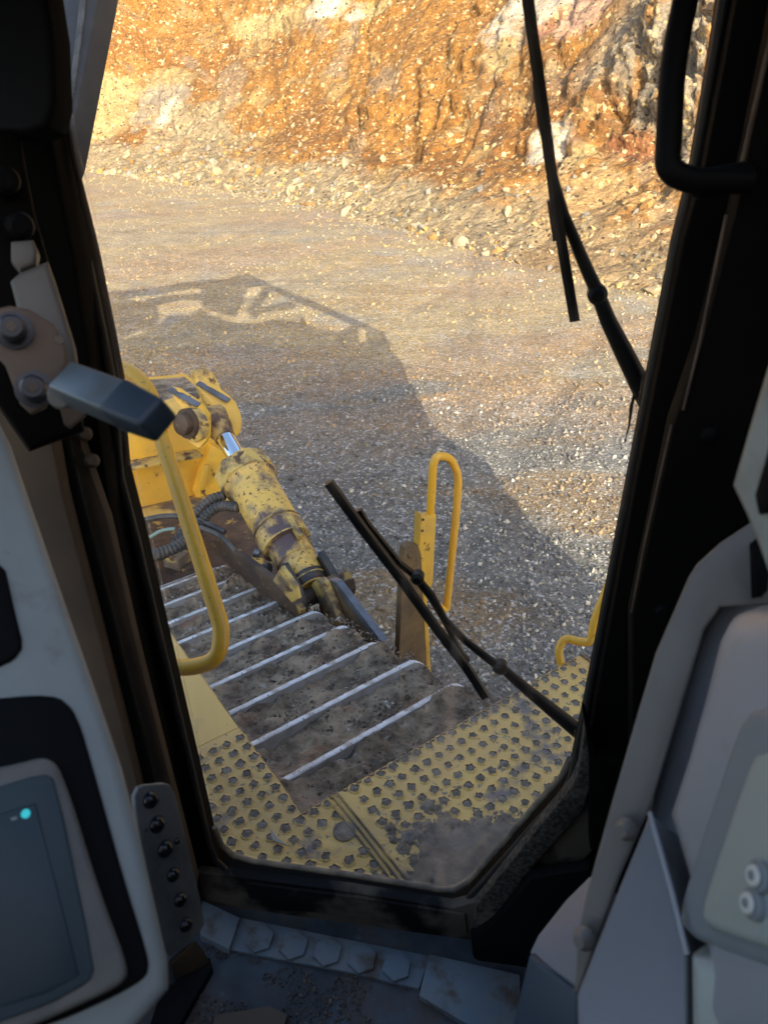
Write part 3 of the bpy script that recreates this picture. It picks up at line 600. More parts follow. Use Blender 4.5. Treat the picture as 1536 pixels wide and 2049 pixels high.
tube(bm, fillet(pts, .03, 6), .0125, 14); finish('grab_rail', bm, m_yel_tube, DZ, 60, label='yellow rail rising from the deck corner by the right pillar')

# ---- blade
bf = 4.25
bm = bmesh.new(); prism(bm, [HZ(x, y, 1.62) for x, y in ((150, 768), (372, 747), (398, 770), (408, 800), (352, 822), (262, 868), (150, 905))], Z*-.10, .008)
bl = finish('blade', bm, m_yel, DZ, label='yellow bulldozer blade seen from behind at the left window edge')
bm = bmesh.new(); prism(bm, [HZ(x, y, 1.625) for x, y in ((150, 775), (370, 757), (392, 776), (400, 796), (346, 815), (262, 855), (150, 890))], Z*.012, .006); finish('top_mud', bm, m_mud, bl)
bm = bmesh.new(); A = HZ(262, 875, 1.60); Bp = HZ(405, 815, 1.60)
q = [VF(x, y, bf-.12) for x, y in ((120, 925), (262, 866), (400, 812), (452, 900), (470, 1000), (300, 1040), (120, 1090))]
prism(bm, q, F*.25, .01); finish('back_plate', bm, m_yel, bl)
bm = bmesh.new(); bar(bm, VF(140, 952, bf-.17), VF(398, 906, bf-.17), .12, .018, bevel=.003); bar(bm, VF(140, 1062, bf-.19), VF(470, 985, bf-.19), .16, .02, bevel=.003); finish('stiffener_rib', bm, m_yel_muddy, bl)
bm = bmesh.new(); prism(bm, [VF(x, y, bf-.16) for x, y in ((407, 925), (425, 890), (452, 905), (463, 1000), (400, 1010), (390, 985))], F*.05, .012)
bar(bm, VF(402, 980, bf-.20), VF(412, 930, bf-.20), .02, .05, bevel=.008); finish('gusset', bm, m_yel, bl)
bm = bmesh.new(); prism(bm, chaikin([VF(x, y, bf+.25)[:] for x, y in ((384, 748), (402, 738), (424, 742), (440, 770), (470, 845), (466, 872), (442, 860), (408, 800))], 1, True, .2), F*.05 + R*.0, .006)
finish('end_ear', bm, m_yel_muddy, bl)
def ear(px, dr):
    bm = bmesh.new(); c = VF(*px[0], 3.95); rr = c.dot(R)+dr
    prism(bm, chaikin([VR(x, y, rr)[:] for x, y in px[1:]], 1, True, .22), R*.045, .005); return bm
bm = bmesh.new(); 
E1 = [(336, 778), (352, 781), (398, 811), (415, 836), (414, 880), (398, 898), (374, 882), (364, 852), (372, 830)]
prism(bm, chaikin([PD(x, y, 4.22)[:] for x, y in E1], 1, True, .12), R*.035 + F*.02, .004); finish('clevis_ear', bm, m_yel, bl)
bm = bmesh.new(); prism(bm, chaikin([PD(x, y, 4.52)[:] for x, y in ((392, 768), (406, 766), (458, 802), (474, 838), (470, 876), (450, 872), (438, 828))], 1, True, .2), R*.04 + F*.01, .005); finish('clevis_ear', bm, m_yel, bl)
for p_, q_, d_ in (((339, 778), (398, 811), 4.215), ((396, 766), (458, 802), 4.51)):
    bm = bmesh.new(); bar(bm, PD(*p_, d_), PD(*q_, d_), .05, .010); finish('cut_edge', bm, m_steel, bl)
bm = bmesh.new(); a = PD(358, 850, 4.14); lathe(bm, a, PD(386, 846, 4.22), [(0, .045), (.1, .06), (.5, .06), (.5, .085), (1, .085)], 22); finish('pivot_pin', bm, m_rusty, bl)
bm = bmesh.new(); a = PD(381, 852, 4.19); b = PD(394, 850, 4.23); lathe(bm, a, b, [(0, .085), (.2, .095), (1, .095)], 26); finish('pin_boss', bm, m_yel_muddy, bl)

# ---- lift cylinder
CA = PD(431, 842, 4.36); CB = PD(632, 1190, 3.72); ax = (CB-CA); Lc = ax.length
tcyl = bmesh.new(); lathe(tcyl, CA, CB, [(.31, .128), (.32, .150), (.39, .152), (.405, .140), (.42, .130), (.45, .129), (.66, .127), (.665, .134), (.745, .134), (.75, .108), (.83, .108), (.835, .100), (.95, .092), (.97, .08)], 40)
barrel = finish('hydraulic_cylinder', tcyl, m_cyl, DZ, 30, label='worn yellow hydraulic lift cylinder with bruised paint')
bm = bmesh.new(); lathe(bm, CA, CB, [(.08, .052), (.34, .052)], 28); finish('chrome_rod', bm, m_chrome, barrel, 60)
bm = bmesh.new(); lathe(bm, CA, CB, [(.300, .13), (.305, .165), (.385, .168), (.392, .14)], 8); finish('gland_nut', bm, m_yel_muddy, barrel, 20)
bm = bmesh.new(); lathe(bm, CA, CB, [(-.01, .065), (.03, .078), (.07, .072), (.09, .062), (.115, .060)], 24)
sd = ax.cross(Z).normalized(); lathe(bm, CA-sd*.06, CA+sd*.06, [(0, .075), (.1, .088), (.9, .088), (1, .075)], 26); finish('rod_eye', bm, m_eye, barrel, 30)
for t_, rr in ((.645, .136), (.735, .137), (.93, .100)):
    bm = bmesh.new(); c = CA+ax*t_; lathe(bm, c, c+ax.normalized()*.02, [(0, rr-.012), (.2, rr-.002), (.6, rr-.002), (.7, rr-.012)], 32); finish('clamp_band', bm, m_yel_muddy, barrel)
bm = bmesh.new(); up = sd.cross(ax).normalized(); up = up if up.z > 0 else -up; c = CA+ax*.74; obox(bm, c+up*.125-sd*.03, [ax, sd, up], (.14, .03, .03), .004); obox(bm, CA+ax*.74+sd*-.10, [ax, sd, up], (.10, .04, .05), .004); finish('bleed_block', bm, m_yel_muddy, barrel)
# fork at the bottom, black
bm = bmesh.new()
for s_ in (-1, 1):
    base_p = CB + sd*s_*.080 - ax.normalized()*.10
    ring = [base_p + ax.normalized()*(.05+.13*math.sin(t)) * 1.0 + up*.10*math.cos(t) for t in np.linspace(0, math.pi, 10)]
    ring = [base_p + up*.10 - ax.normalized()*.07] + ring + [base_p - up*.10 - ax.normalized()*.07]
    prism(bm, ring, sd*s_*.038, .006)
lathe(bm, CA+ax*.90, CA+ax*.965, [(0, .075), (.3, .10), (1, .09)], 26)
finish('fork', bm, m_dark, barrel)
bm = bmesh.new(); c = CB; lathe(bm, c-sd*.15, c+sd*.14, [(0, .035), (.05, .045), (.95, .045), (1, .035)], 20); finish('pivot_pin', bm, m_rusty, barrel)
bm = bmesh.new(); lathe(bm, CB-sd*.20, CB-sd*.12, [(0, .05), (.1, .065), (.9, .065), (1, .06)], 8); finish('pin_nut', bm, m_rusty, barrel)

# ---- push arm lug
bm = bmesh.new(); pr = CB.dot(R)
prism(bm, [VR(x, y, pr+.01) for x, y in ((632, 1165), (652, 1155), (668, 1168), (756, 1290), (752, 1330), (690, 1300), (640, 1230))], R*.045, .003)
arm = finish('push_arm', bm, m_post, DZ)
bm = bmesh.new(); prism(bm, [VR(x, y, pr+.008)+Z*.004 for x, y in ((655, 1160), (672, 1166), (764, 1286), (754, 1292))], R*.035, .003); finish('cut_edge', bm, m_steel, arm)
bm = bmesh.new(); prism(bm, [VR(x, y, pr-.035) for x, y in ((622, 1170), (634, 1158), (645, 1168), (680, 1248), (672, 1255), (655, 1240))], R*.04, .003); finish('lug_plate', bm, m_yel_muddy, arm)
bm = bmesh.new(); prism(bm, [VR(x, y, pr-.22) for x, y in ((545, 1162), (562, 1134), (590, 1172), (596, 1198), (584, 1206))], R*.02, .003); finish('lug_plate', bm, m_yel_muddy, arm)
bm = bmesh.new(); prism(bm, [VR(x, y, pr-.20) for x, y in ((425, 1085), (445, 1082), (545, 1160), (602, 1222), (596, 1236), (540, 1198), (490, 1160), (430, 1108))], R*.03, .004)
finish('arm_beam', bm, m_rusty, arm)
# machinery between the blade and the track
def blk(a, f, r, z, df_, dr, dz, m, name, bev=.012, rot=0):
    bm = bmesh.new(); fa = (F*math.cos(rot)+R*math.sin(rot)); ra = (R*math.cos(rot)-F*math.sin(rot)); obox(bm, M(f, r, z), [fa, ra, Z], (df_, dr, dz), bev); return finish(name, bm, m, a)
eng = DZ
blk(eng, 3.75, .75, .95, .55, 1.6, .10, m_rusty, 'cross_beam')
blk(eng, 3.35, .95, .80, .45, 1.3, .16, m_yel_muddy, 'cover_plate', rot=.1)
blk(eng, 3.05, 1.25, .86, .22, .20, .20, m_rusty, 'bearing_block', .03)
blk(eng, 3.30, .80, .98, .12, .30, .16, m_rusty, 'bearing_block', .03, .3)
blk(eng, 3.42, 1.20, .97, .10, .10, .12, m_steel, 'grease_box', .006, .2)
bm = bmesh.new(); lathe(bm, M(3.05, .5, .95), M(3.05, 1.05, .93), [(0, .09), (.05, .11), (.95, .11), (1, .09)], 20); finish('idler_cap', bm, m_rusty, DZ)
bm = bmesh.new(); lathe(bm, PD(515, 1140, 3.86), PD(540, 1136, 3.83), [(0, .02), (.1, .028), (1, .028)], 6); finish('bolt', bm, m_steel, DZ)
bm = bmesh.new(); lathe(bm, PD(508, 1105, 3.86), PD(520, 1108, 3.86), [(0, .022), (1, .022)], 10); finish('bolt', bm, m_steel, DZ)
bm = bmesh.new(); prism(bm, [HZ(x, y, .86) for x, y in ((150, 1010), (300, 1030), (470, 995), (560, 1110), (612, 1215), (520, 1190), (440, 1150), (150, 1230))], Z*-.12, .01); finish('belly_plate', bm, m_belly, DZ)
for i in range(26):
    f_, r_ = 2.95+.95*rng.random(), .35+1.15*rng.random(); z_ = .92+.16*rng.random()
    blk(eng, f_, r_, z_, .04+.12*rng.random(), .04+.18*rng.random(), .03+.10*rng.random(), [m_rusty, m_yel_muddy, m_shoe, m_rusty][i % 4], 'bracket', .008, 1.5*rng.random())
def hose(px, r, rib=True, m=m_hose, name='hose'):
    pts = chaikin([PD(*p)[:] for p in px], 3, False); pts = [Vector(p) for p in pts]
    # resample evenly
    s = [0]
    for i in range(1, len(pts)): s.append(s[-1]+(pts[i]-pts[i-1]).length)
    n = max(8, int(s[-1]/(.007 if rib else .02))); out = []
    for k in range(n+1):
        d_ = s[-1]*k/n; j = max(1, np.searchsorted(s, d_)); j = min(j, len(s)-1); t = (d_-s[j-1])/max(1e-9, s[j]-s[j-1]); out.append(pts[j-1].lerp(pts[j], t))
    bm = bmesh.new(); tube(bm, out, r, 10, rf=(lambda i: r*(1.0 if i % 3 else .78)) if rib else None); return finish(name, bm, m, DZ, 60)
hose([(450, 990, 4.1), (420, 1000, 4.1), (395, 1025, 4.1), (360, 1070, 4.05), (350, 1100, 4.0), (300, 1118, 3.9), (250, 1125, 3.9)], .030)
hose([(478, 1016, 4.0), (440, 1010, 4.05), (412, 1030, 4.05), (402, 1050, 4.05), (380, 1070, 4.0), (350, 1085, 4.0)], .030)
hose([(398, 1055, 4.0), (370, 1085, 3.95), (345, 1100, 3.9), (300, 1112, 3.85), (260, 1118, 3.85)], .034)
hose([(400, 1055, 3.98), (440, 1070, 3.95), (470, 1100, 3.9), (500, 1140, 3.85), (530, 1142, 3.82)], .014, False, name='grease_line')
hose([(290, 1040, 4.1), (340, 1030, 4.1), (400, 1040, 4.05), (450, 1065, 4.0)], .016, False, name='grease_line')
hose([(300, 1075, 3.98), (325, 1060, 3.98), (350, 1058, 3.98)], .010, False, mat('faded_green_hose', (.20, .30, .26), .6), 'grease_line')

# ---- outside brace beam at the top left
bm = bmesh.new(); pB = Plane((130, 300, 1.45), (230, 0, 1.45), (100, 0, 1.52))
prism(bm, [pB.at(x, y) for x, y in ((130, -90), (95, 170), (100, 400), (132, 315), (212, -90))], pB.n*.05, .006); finish('brace_beam', bm, m_beam, DZ, label='dark grey square beam rising outside the top left of the window')
bm = bmesh.new(); prism(bm, [pB.at(x, y, -.004) for x, y in ((170, -90), (140, 170), (128, 250), (132, 250), (150, 170), (182, -90))], pB.n*.006, .001); finish('beam_edge', bm, mat('paler_beam_edge', (.12, .115, .105), .6, c2=(.06, .057, .052), nscale=30), DZ)  # paler strip along the beam's left face

# ================================================================== the cab
GL = [(62, -90), (90, 30), (125, 170), (158, 330), (200, 500), (238, 690), (250, 755), (256, 860), (262, 930), (290, 1040), (340, 1260), (400, 1520), (430, 1655), (443, 1690), (468, 1712), (505, 1723), (700, 1750), (875, 1779), (908, 1781), (935, 1766), (1000, 1694), (1070, 1612), (1124, 1553), (1140, 1518), (1165, 1400), (1240, 1010), (1340, 480), (1376, 330), (1430, 0), (1445, -90)]
WD = .92
inner = [W(x, y, WD) for x, y in GL]
def wuv(p): return p.dot(WU), p.z
def wpt(u, z, D_): return WN*D_ + WU*u + Z*z
cu, cz_ = 0.0, 3.1
outer_ = []
for p in inner:
    u, z = wuv(p); du, dz = u-cu, z-cz_; k = min((.78/abs(du)) if abs(du) > 1e-6 else 9, ((.70 if dz > 0 else .92)/abs(dz)) if abs(dz) > 1e-6 else 9)
    outer_.append((cu+du*k, cz_+dz*k))
bm = bmesh.new(); n = len(inner)
lay = []
for D_, src in ((WD, 'o'), (WD, 'i'), (WD-.035, 'i2'), (WD-.035, 'o')):
    if src == 'o': lay.append([bm.verts.new(wpt(u, z, D_)) for u, z in outer_])
    elif src == 'i': lay.append([bm.verts.new(p) for p in inner])
    else: lay.append([bm.verts.new(p - WN*.035) for p in inner])
for a, b in ((0, 1), (1, 2), (2, 3), (3, 0)):
    for i in range(n):
        j = (i+1) % n; bm.faces.new((lay[a][i], lay[a][j], lay[b][j], lay[b][i]))
wf = finish('window_frame', bm, m_black, DZ, 50)
bm = bmesh.new(); tube(bm, [p - WN*.036 for p in inner], .006, 8, closed=True); finish('window_seal', bm, m_rubber, wf, 60)
bm = bmesh.new(); tube(bm, [W(x, y, WD-.020) for x, y in GL[12:24]], .0058, 8); finish('worn_seal_lip', bm, m_rubberd, wf, 60)
bm = bmesh.new(); tube(bm, [W(x-7, y, WD-.045) for x, y in GL[:9]], .0035, 8); finish('seal_edge', bm, m_tan, wf, 60)
bm = bmesh.new(); prism(bm, [p + WN*.006 for p in inner], WN*.005); finish('window_glass', bm, m_glass, DZ, 0, label='dusty streaked front corner window pane')
# pillars proud of the frame
LP = Plane((100, 200, .93), (400, 1600, 1.10), (-200, 800, .90))
def wslab(name, px, D_, th, m, parent=DZ, bevel=0., seg=2, rnd=0, label=None):
    if rnd: px = chaikin(px, rnd)
    bm = bmesh.new(); prism(bm, [W(x, y, D_) for x, y in px], WN*th, bevel, seg); return finish(name, bm, m, parent, 40, label)
wslab('left_pillar', [(-500, -300), (20, -300), (60, 60), (108, 300), (150, 520), (176, 700), (205, 900), (225, 1040), (270, 1250), (330, 1500), (368, 1680), (400, 1830), (-500, 1830)], .845, .04, m_black, bevel=.006)
wslab('trim_strip', [(120, 880), (155, 868), (215, 1040), (272, 1290), (330, 1520), (392, 1760), (385, 1820), (340, 1700), (290, 1480), (225, 1260), (170, 1060)], .825, .015, m_brown, bevel=.003, label='narrow dusty brown strip along the left pillar')
wslab('trim_strip', [(15, 800), (95, 840), (125, 990), (180, 1200), (250, 1470), (330, 1790), (290, 1840), (210, 1560), (120, 1260), (40, 1010), (-60, 800)], .77, .03, m_brown, bevel=.004, label='wide dusty brown strip behind the grey side panel')
bm = bmesh.new(); tube(bm, [W(x, y, .80) for x, y in ((120, 860), (150, 980), (210, 1210), (270, 1440), (330, 1680), (360, 1800))], .010, 10); finish('seal_bead', bm, m_blk, DZ, 60)
for x, y in ((170, 868), (185, 922)):
    bm = bmesh.new(); lathe(bm, W(x, y, .812), W(x, y, .83), [(0, .006), (.3, .009), (1, .010)], 14); finish('screw', bm, m_brown, DZ)
slab('corner_cover', [(-80, -120), (70, -120), (98, 60), (104, 200), (92, 250), (50, 266), (-80, 262)], Plane((0, 0, .72), (100, 200, .72), (0, 260, .74)), .03, m_blk, DZ, .008)
bm = bmesh.new(); tube(bm, [PD(x, y, .745) for x, y in ((64, -60), (88, 60), (100, 190), (92, 244), (84, 262))], .0028, 8); finish('cover_highlight', bm, m_tan, DZ, 60)  # highlight on the cover's edge, built as a tan tube
# hinge area
HPl = Plane((0, 600, .62), (150, 700, .64), (60, 900, .63))
slab('hinge_bracket', [(20, 560), (40, 542), (95, 520), (110, 560), (150, 690), (160, 760), (130, 800), (60, 720)], HPl, .02, m_taupe, DZ, .006, off=.02)
slab('hinge_bracket', [(22, 482), (66, 478), (76, 500), (72, 528), (40, 540), (22, 520)], HPl, .02, m_taupe, DZ, .004, off=.02)
hp = slab('hinge_plate', [(-20, 620), (20, 610), (60, 618), (108, 648), (132, 690), (136, 722), (104, 790), (90, 815), (62, 828), (40, 808), (10, 730), (-20, 700)], HPl, .012, m_hinge, DZ, .003, label='brown steel hinge plate with two socket bolts')
for x, y, s in ((28, 662, .0125), (70, 780, .0125)):
    bm = bmesh.new(); a = HPl.at(x, y, 0); d_ = -HPl.n
    lathe(bm, a, a+d_*.018, [(0, s*1.25), (.12, s*1.25), (.15, s*.85), (.8, s*.85), (1, s*.65)], 24); bo = finish('bolt', bm, m_bolt, hp)
    bm = bmesh.new(); a2 = a+d_*.0175+PD(x+6, y, 0)*0; lathe(bm, a2, a2+d_*.0015, [(0, s*.38), (1, s*.38)], 6); finish('hex_socket', bm, m_knob, bo)
bm = bmesh.new(); a = HPl.at(119, 680, -.0008); lathe(bm, a, a+HPl.n*.01, [(0, .0038), (1, .0038)], 14); finish('screw_hole', bm, m_knob, hp)
# latch: square zinc bar with dark grip
def boxpx(name, a, b, w, h, up, m, parent, bev, taper=1.0, label=None):
    d = b-a; s = d.cross(up).normalized(); u = s.cross(d).normalized(); bm = bmesh.new(); vs = []
    for k, (c, tp) in enumerate(((a, 1.), (b, taper))):
        vs.append([bm.verts.new(c + s*x*w/2*tp + u*y*h/2*tp) for x, y in ((-1, -1), (1, -1), (1, 1), (-1, 1))])
    for i in range(4): bm.faces.new((vs[0][i], vs[0][(i+1) % 4], vs[1][(i+1) % 4], vs[1][i]))
    bm.faces.new(vs[0][::-1]); bm.faces.new(vs[1]); bmesh.ops.bevel(bm, geom=bm.edges[:], offset=bev, segments=3, affect='EDGES', profile=.5)
    return finish(name, bm, m, parent, 40, label)
lup = Vector((-.12, -.55, .8))
lt = boxpx('latch_handle', PD(140, 768, .60), PD(246, 810, .555), .028, .026, lup, m_latch, DZ, .0025, label='square zinc latch bar with a dark blue plastic grip')
boxpx('grip', PD(242, 808, .556), PD(320, 842, .53), .0315, .028, lup, m_grip, lt, .004, .82)
bm = bmesh.new(); a = PD(118, 792, .60); lathe(bm, a, a + Vector((.1, .9, -.3)).normalized()*.012, [(0, .009), (.15, .011), (1, .011)], 18); finish('pivot', bm, m_latchd, lt)
slab('latch_keeper', [(120, 812), (160, 805), (172, 830), (140, 856), (128, 848)], HPl, .012, m_tan, lt, .002, off=.03)
# hatched dark fill behind the hinge so that the corner is closed
slab('door_edge', [(-120, 240), (40, 260), (70, 420), (110, 560), (150, 700), (170, 860), (60, 900), (-120, 640)], Plane((0, 400, .74), (100, 600, .76), (0, 850, .74)), .03, m_black, DZ, .006)
for x, y in ((12, 360), (40, 452)):
    bm = bmesh.new(); a = PD(x, y, .72); lathe(bm, a, a + ray(x, y).normalized()*.012, [(0, .007), (.3, .012), (1, .014)], 14); finish('screw', bm, m_blk, DZ)
# grey side panel with monitor
SPl = Plane((0, 1000, .60), (300, 1900, .50), (-100, 1900, .46))
sp = slab('side_panel', [(-160, 800), (0, 836), (22, 880), (66, 1010), (132, 1200), (196, 1382), (246, 1530), (280, 1660), (312, 1800), (340, 1925), (342, 1980), (300, 2030), (230, 2110), (-160, 2110)], SPl, .035, m_panel, DZ, .010, 4, label='grey green plastic side panel of the cab with dust marks')
def rr(px, n=2): return chaikin(px, n, True, .2)
slab('small_display', rr([(-80, 1110), (8, 1120), (30, 1220), (48, 1290), (30, 1318), (-20, 1340), (-80, 1340)], 1), SPl, .012, m_blk, sp, .003, off=-.004)
rc = slab('monitor_surround', rr([(-80, 1402), (110, 1385), (155, 1425), (200, 1580), (250, 1760), (300, 1920), (296, 1955), (240, 1990), (120, 2045), (-80, 2110)], 2), SPl, .012, m_blk, sp, .003, off=-.004)
mb = slab('monitor', rr([(-60, 1545), (28, 1528), (90, 1512), (118, 1530), (145, 1600), (200, 1780), (262, 1945), (240, 1975), (120, 2030), (-60, 2110)], 2), SPl, .02, m_bezel, DZ, .004, off=-.017, label='monitor in a dusty rounded bezel on the grey side panel')
slab('screen', rr([(-40, 1585), (88, 1546), (112, 1560), (190, 1935), (180, 1965), (100, 2010), (-40, 2060)], 1), SPl, .006, m_screen, mb, .0015, off=-.0195)
slab('display_area', [(-40, 1640), (72, 1606), (160, 1950), (100, 1985), (-40, 2030)], SPl, .004, mat('display_glass', (.022, .042, .055), .3, spec=.35), mb, .001, off=-.0202)
bm = bmesh.new(); prism(bm, [SPl.at(x, y, -.021) for x, y in ((22, 1637), (34, 1634), (35, 1639), (23, 1642))], SPl.n*.0008); finish('screen_mark', bm, m_panelg, mb, 0)
bm = bmesh.new(); a = SPl.at(52, 1628, -.0215); lathe(bm, a, a+SPl.n*.002, [(0, .0028), (1, .0028)], 20); finish('indicator_light', bm, m_teal, mb)
# studded plate
KP = Plane((300, 1600, .80), (400, 1800, .84), (330, 1880, .80))
kp = slab('stud_plate', chaikin([(268, 1598), (280, 1572), (338, 1566), (352, 1590), (378, 1700), (400, 1790), (412, 1848), (396, 1872), (330, 1925), (290, 1740)], 1, True, .15), KP, .006, m_knobplate, DZ, .002, label='worn grey metal plate with black rubber studs beside the monitor')
for x, y, s in ((301, 1600, .0095), (314, 1649, .0095), (330, 1698, .0095), (354, 1683, .004), (346, 1750, .008), (360, 1800, .008), (372, 1850, .008), (316, 1604, .0015), (292, 1661, .002)):
    bm = bmesh.new(); a = KP.at(x, y, 0); lathe(bm, a+KP.n*.001, a-KP.n*s*.9, [(0, s), (.35, s*.95), (.7, s*.7), (.92, s*.35), (1, s*.05)], 16); finish('stud', bm, m_knob, kp, 60)
slab('pedal_box', [(345, 1925), (392, 1880), (408, 1900), (422, 1928), (352, 1965)], Plane((345, 1925, .86), (420, 1930, .92), (400, 1880, .93)), .02, m_blk, DZ, .002)

# wall under the window, floor
def band(name, top, bot, D_, m, th=.02, bevel=.004, label=None): return wslab(name, top + bot[::-1], D_, th, m, bevel=bevel, label=label)
wslab('window_sill', [(380, 1745), (470, 1755), (700, 1785), (905, 1818), (948, 1806), (1160, 1565), (1240, 1640), (1010, 1900), (952, 1935), (700, 1890), (400, 1842)], .868, .02, m_sill, bevel=.004)
wslab('sill_panel', [(490, 1768), (700, 1795), (930, 1832), (935, 1872), (700, 1838), (500, 1808)], .862, .012, m_sill, bevel=.003)
wslab('corner_panel', [(952, 1812), (1145, 1572), (1158, 1540), (1172, 1440), (1180, 1470), (1184, 1560), (1168, 1620), (1045, 1760), (985, 1860), (962, 1905), (946, 1872)], .845, .02, m_rustsill, bevel=.004, label='peeling dusty panel under the slanted window corner')
wslab('corner_bracket', [(1166, 1432), (1173, 1440), (1192, 1522), (1250, 1524), (1262, 1700), (1180, 1700), (1178, 1520)], .83, .03, m_black, bevel=.002)
wslab('corner_panel', [(940, 1880), (985, 1850), (1060, 1760), (1180, 1740), (1180, 1900), (1010, 2000), (950, 1965)], .83, .02, m_blk, bevel=.012)
FZ = EYE-1.472
bm = bmesh.new(); prism(bm, [Vector(p) for p in ((-1.35, -1.0, FZ), (-1.35, 1.0, FZ), (-.2, .93, FZ), (.25, .90, FZ), (.9, .85, FZ), (.95, -1.0, FZ))], Z*-.02)
finish('cab_floor', bm, m_floor, DZ, 30)
def fl(name, px, z, th, m, parent=DZ, bevel=.002, label=None):
    bm = bmesh.new(); prism(bm, [HZ(x, y, FZ+z) for x, y in px], Z*-th, bevel, 2); return finish(name, bm, m, parent, 40, label)
mt = fl('floor_strip', [(482, 1836), (860, 1912), (838, 1978), (700, 1945), (462, 1900)], .008, .007, m_mat, label='blue grey rubber strip with five hexagon pads under the window')
for x, y in ((519, 1876), (587, 1890), (655, 1903), (724, 1917), (793, 1932)):
    c = HZ(x, y, FZ+.0165); u = (HZ(860, 1912, FZ)-HZ(482, 1836, FZ)).normalized(); v = Z.cross(u); bm = bmesh.new()
    prism(bm, [c + (u*math.cos(rad(30+60*k)) + v*math.sin(rad(30+60*k)))*.0285 for k in range(6)], Z*-.0084, .0012); finish('hexagon_pad', bm, m_mat, mt)
fl('floor_block', [(404, 1800), (480, 1836), (458, 1900), (400, 1870)], .02, .02, m_mat)
fl('floor_plate', [(858, 1908), (1040, 1950), (1040, 2060), (960, 2065), (838, 1992)], .016, .014, m_mat)
fl('floor_flap', [(330, 1960), (420, 1915), (425, 1935), (360, 2049), (300, 2049)], .02, .02, m_blk)
fl('floor_flap', [(430, 2030), (540, 2012), (575, 2030), (560, 2080), (420, 2080)], .03, .02, m_brown)
# dirt on floor
n = 9000; px = 380 + 560*rng.random(n)**1.3; py = 1850 + 200*rng.random(n); pts = np.array([HZ(a, b, FZ+.002)[:] for a, b in zip(px, py)]); dn = fbm(pts[:, 0]*9, pts[:, 1]*9, 2, 3) - .0006*(px-450); k_ = dn > .42
me = rocks_mesh('floor_grit', pts[k_], (.0008+.0040*rng.random(k_.sum())**5), np.array((.12, .10, .085))*(.4+rng.random((k_.sum(), 1)))); me.materials.append(m_stone)
tag(link('floor_grit', me), 'dark grit and mud crumbs scattered over the blue cab floor', 'grit', kind='stuff')

# right pillar, handle
wslab('right_pillar', [(1500, -300), (1470, 0), (1405, 340), (1365, 480), (1262, 1010), (1190, 1400), (1176, 1500), (1240, 1700), (2300, 1700), (2300, -300)], .86, .04, m_black, bevel=.006)
wslab('door_post', [(1610, -300), (1545, 60), (1470, 420), (1400, 690), (1345, 850), (1262, 1240), (1262, 1800), (2300, 1800), (2300, -300)], .80, .03, m_black, bevel=.008)
bm = bmesh.new(); tube(bm, [W(x, y, .798) for x, y in ((1562, -20), (1536, 95), (1470, 385))], .0022, 8); tube(bm, [W(x, y, .798) for x, y in ((1452, 430), (1398, 690), (1366, 820))], .0016, 8); tube(bm, [W(x, y, .80) for x, y in ((1342, 850), (1290, 1080), (1262, 1225))], .0012, 8); finish('post_highlights', bm, m_tan, DZ, 60)  # thin edge highlights of the post, built as tan tubes
bm = bmesh.new(); a = W(1417, 870, .80); lathe(bm, a, a-WN*.006, [(0, .011), (.6, .010), (1, .006)], 20); finish('screw', bm, m_blk, DZ)
bm = bmesh.new(); a = W(1322, 1222, .80); lathe(bm, a, a-WN*.006, [(0, .010), (.6, .009), (1, .006)], 20); finish('screw', bm, m_blk, DZ)
bm = bmesh.new(); tube(bm, fillet([PD(x, y, .68) for x, y in ((1404, -160), (1345, 120), (1334, 340), (1378, 362), (1500, 362))], .035, 8), .0115, 16); hd = finish('grab_handle', bm, m_blk, DZ, 60, label='black looped tube handle at the top of the right pillar')
bm = bmesh.new(); a, b = PD(1380, 372, .69), PD(1500, 350, .69); lathe(bm, a, b, [(0, .008), (.1, .013), (.9, .013), (1, .009)], 16); finish('handle_mount', bm, m_blk, hd)

# consoles on the right: plastic housings at arm's length
RP = Plane((1340, 1200, .66), (1160, 1950, .66), (1536, 1500, .50))
slab('console_back', [(1500, 1044), (1445, 1088), (1400, 1130), (1380, 1175), (1350, 1260), (1310, 1450), (1280, 1590), (1260, 1660), (1260, 1900), (1700, 1900), (1700, 1000)], Plane((1400, 1130, .66), (1536, 1100, .60), (1330, 1500, .64)), .10, m_panelr, DZ, .025, 5)
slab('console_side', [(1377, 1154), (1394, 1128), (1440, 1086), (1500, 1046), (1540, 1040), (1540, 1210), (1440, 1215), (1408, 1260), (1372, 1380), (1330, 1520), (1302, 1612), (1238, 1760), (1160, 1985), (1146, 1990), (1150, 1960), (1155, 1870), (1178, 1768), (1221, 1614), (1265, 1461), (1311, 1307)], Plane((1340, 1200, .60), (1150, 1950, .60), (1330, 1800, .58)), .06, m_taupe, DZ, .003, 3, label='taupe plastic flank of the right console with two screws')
for x, y in ((1250, 1660), (1166, 1880)):
    bm = bmesh.new(); a = PD(x, y, .585); d_ = Vector((-.75, -.5, .3)).normalized(); lathe(bm, a-d_*.004, a+d_*.006, [(0, .009), (.5, .0085), (1, .005)], 16); finish('screw', bm, m_taupe, DZ)
CF = Plane((1400, 1300, .52), (1340, 1600, .52), (1536, 1400, .44))
cf = slab('console_front', [(1432, 1206), (1470, 1192), (1700, 1190), (1700, 2120), (1372, 2120), (1374, 1905), (1345, 1780), (1302, 1625), (1342, 1500), (1378, 1370), (1404, 1262)], CF, .12, m_panelr, DZ, .034, 8, label='large rounded grey plastic console at the right edge')
slab('panel_surround', rr([(1468, 1450), (1500, 1410), (1700, 1390), (1700, 2000), (1385, 1885), (1350, 1850), (1360, 1780)], 1), CF, .02, m_recess, cf, .010, 5, off=-.004)
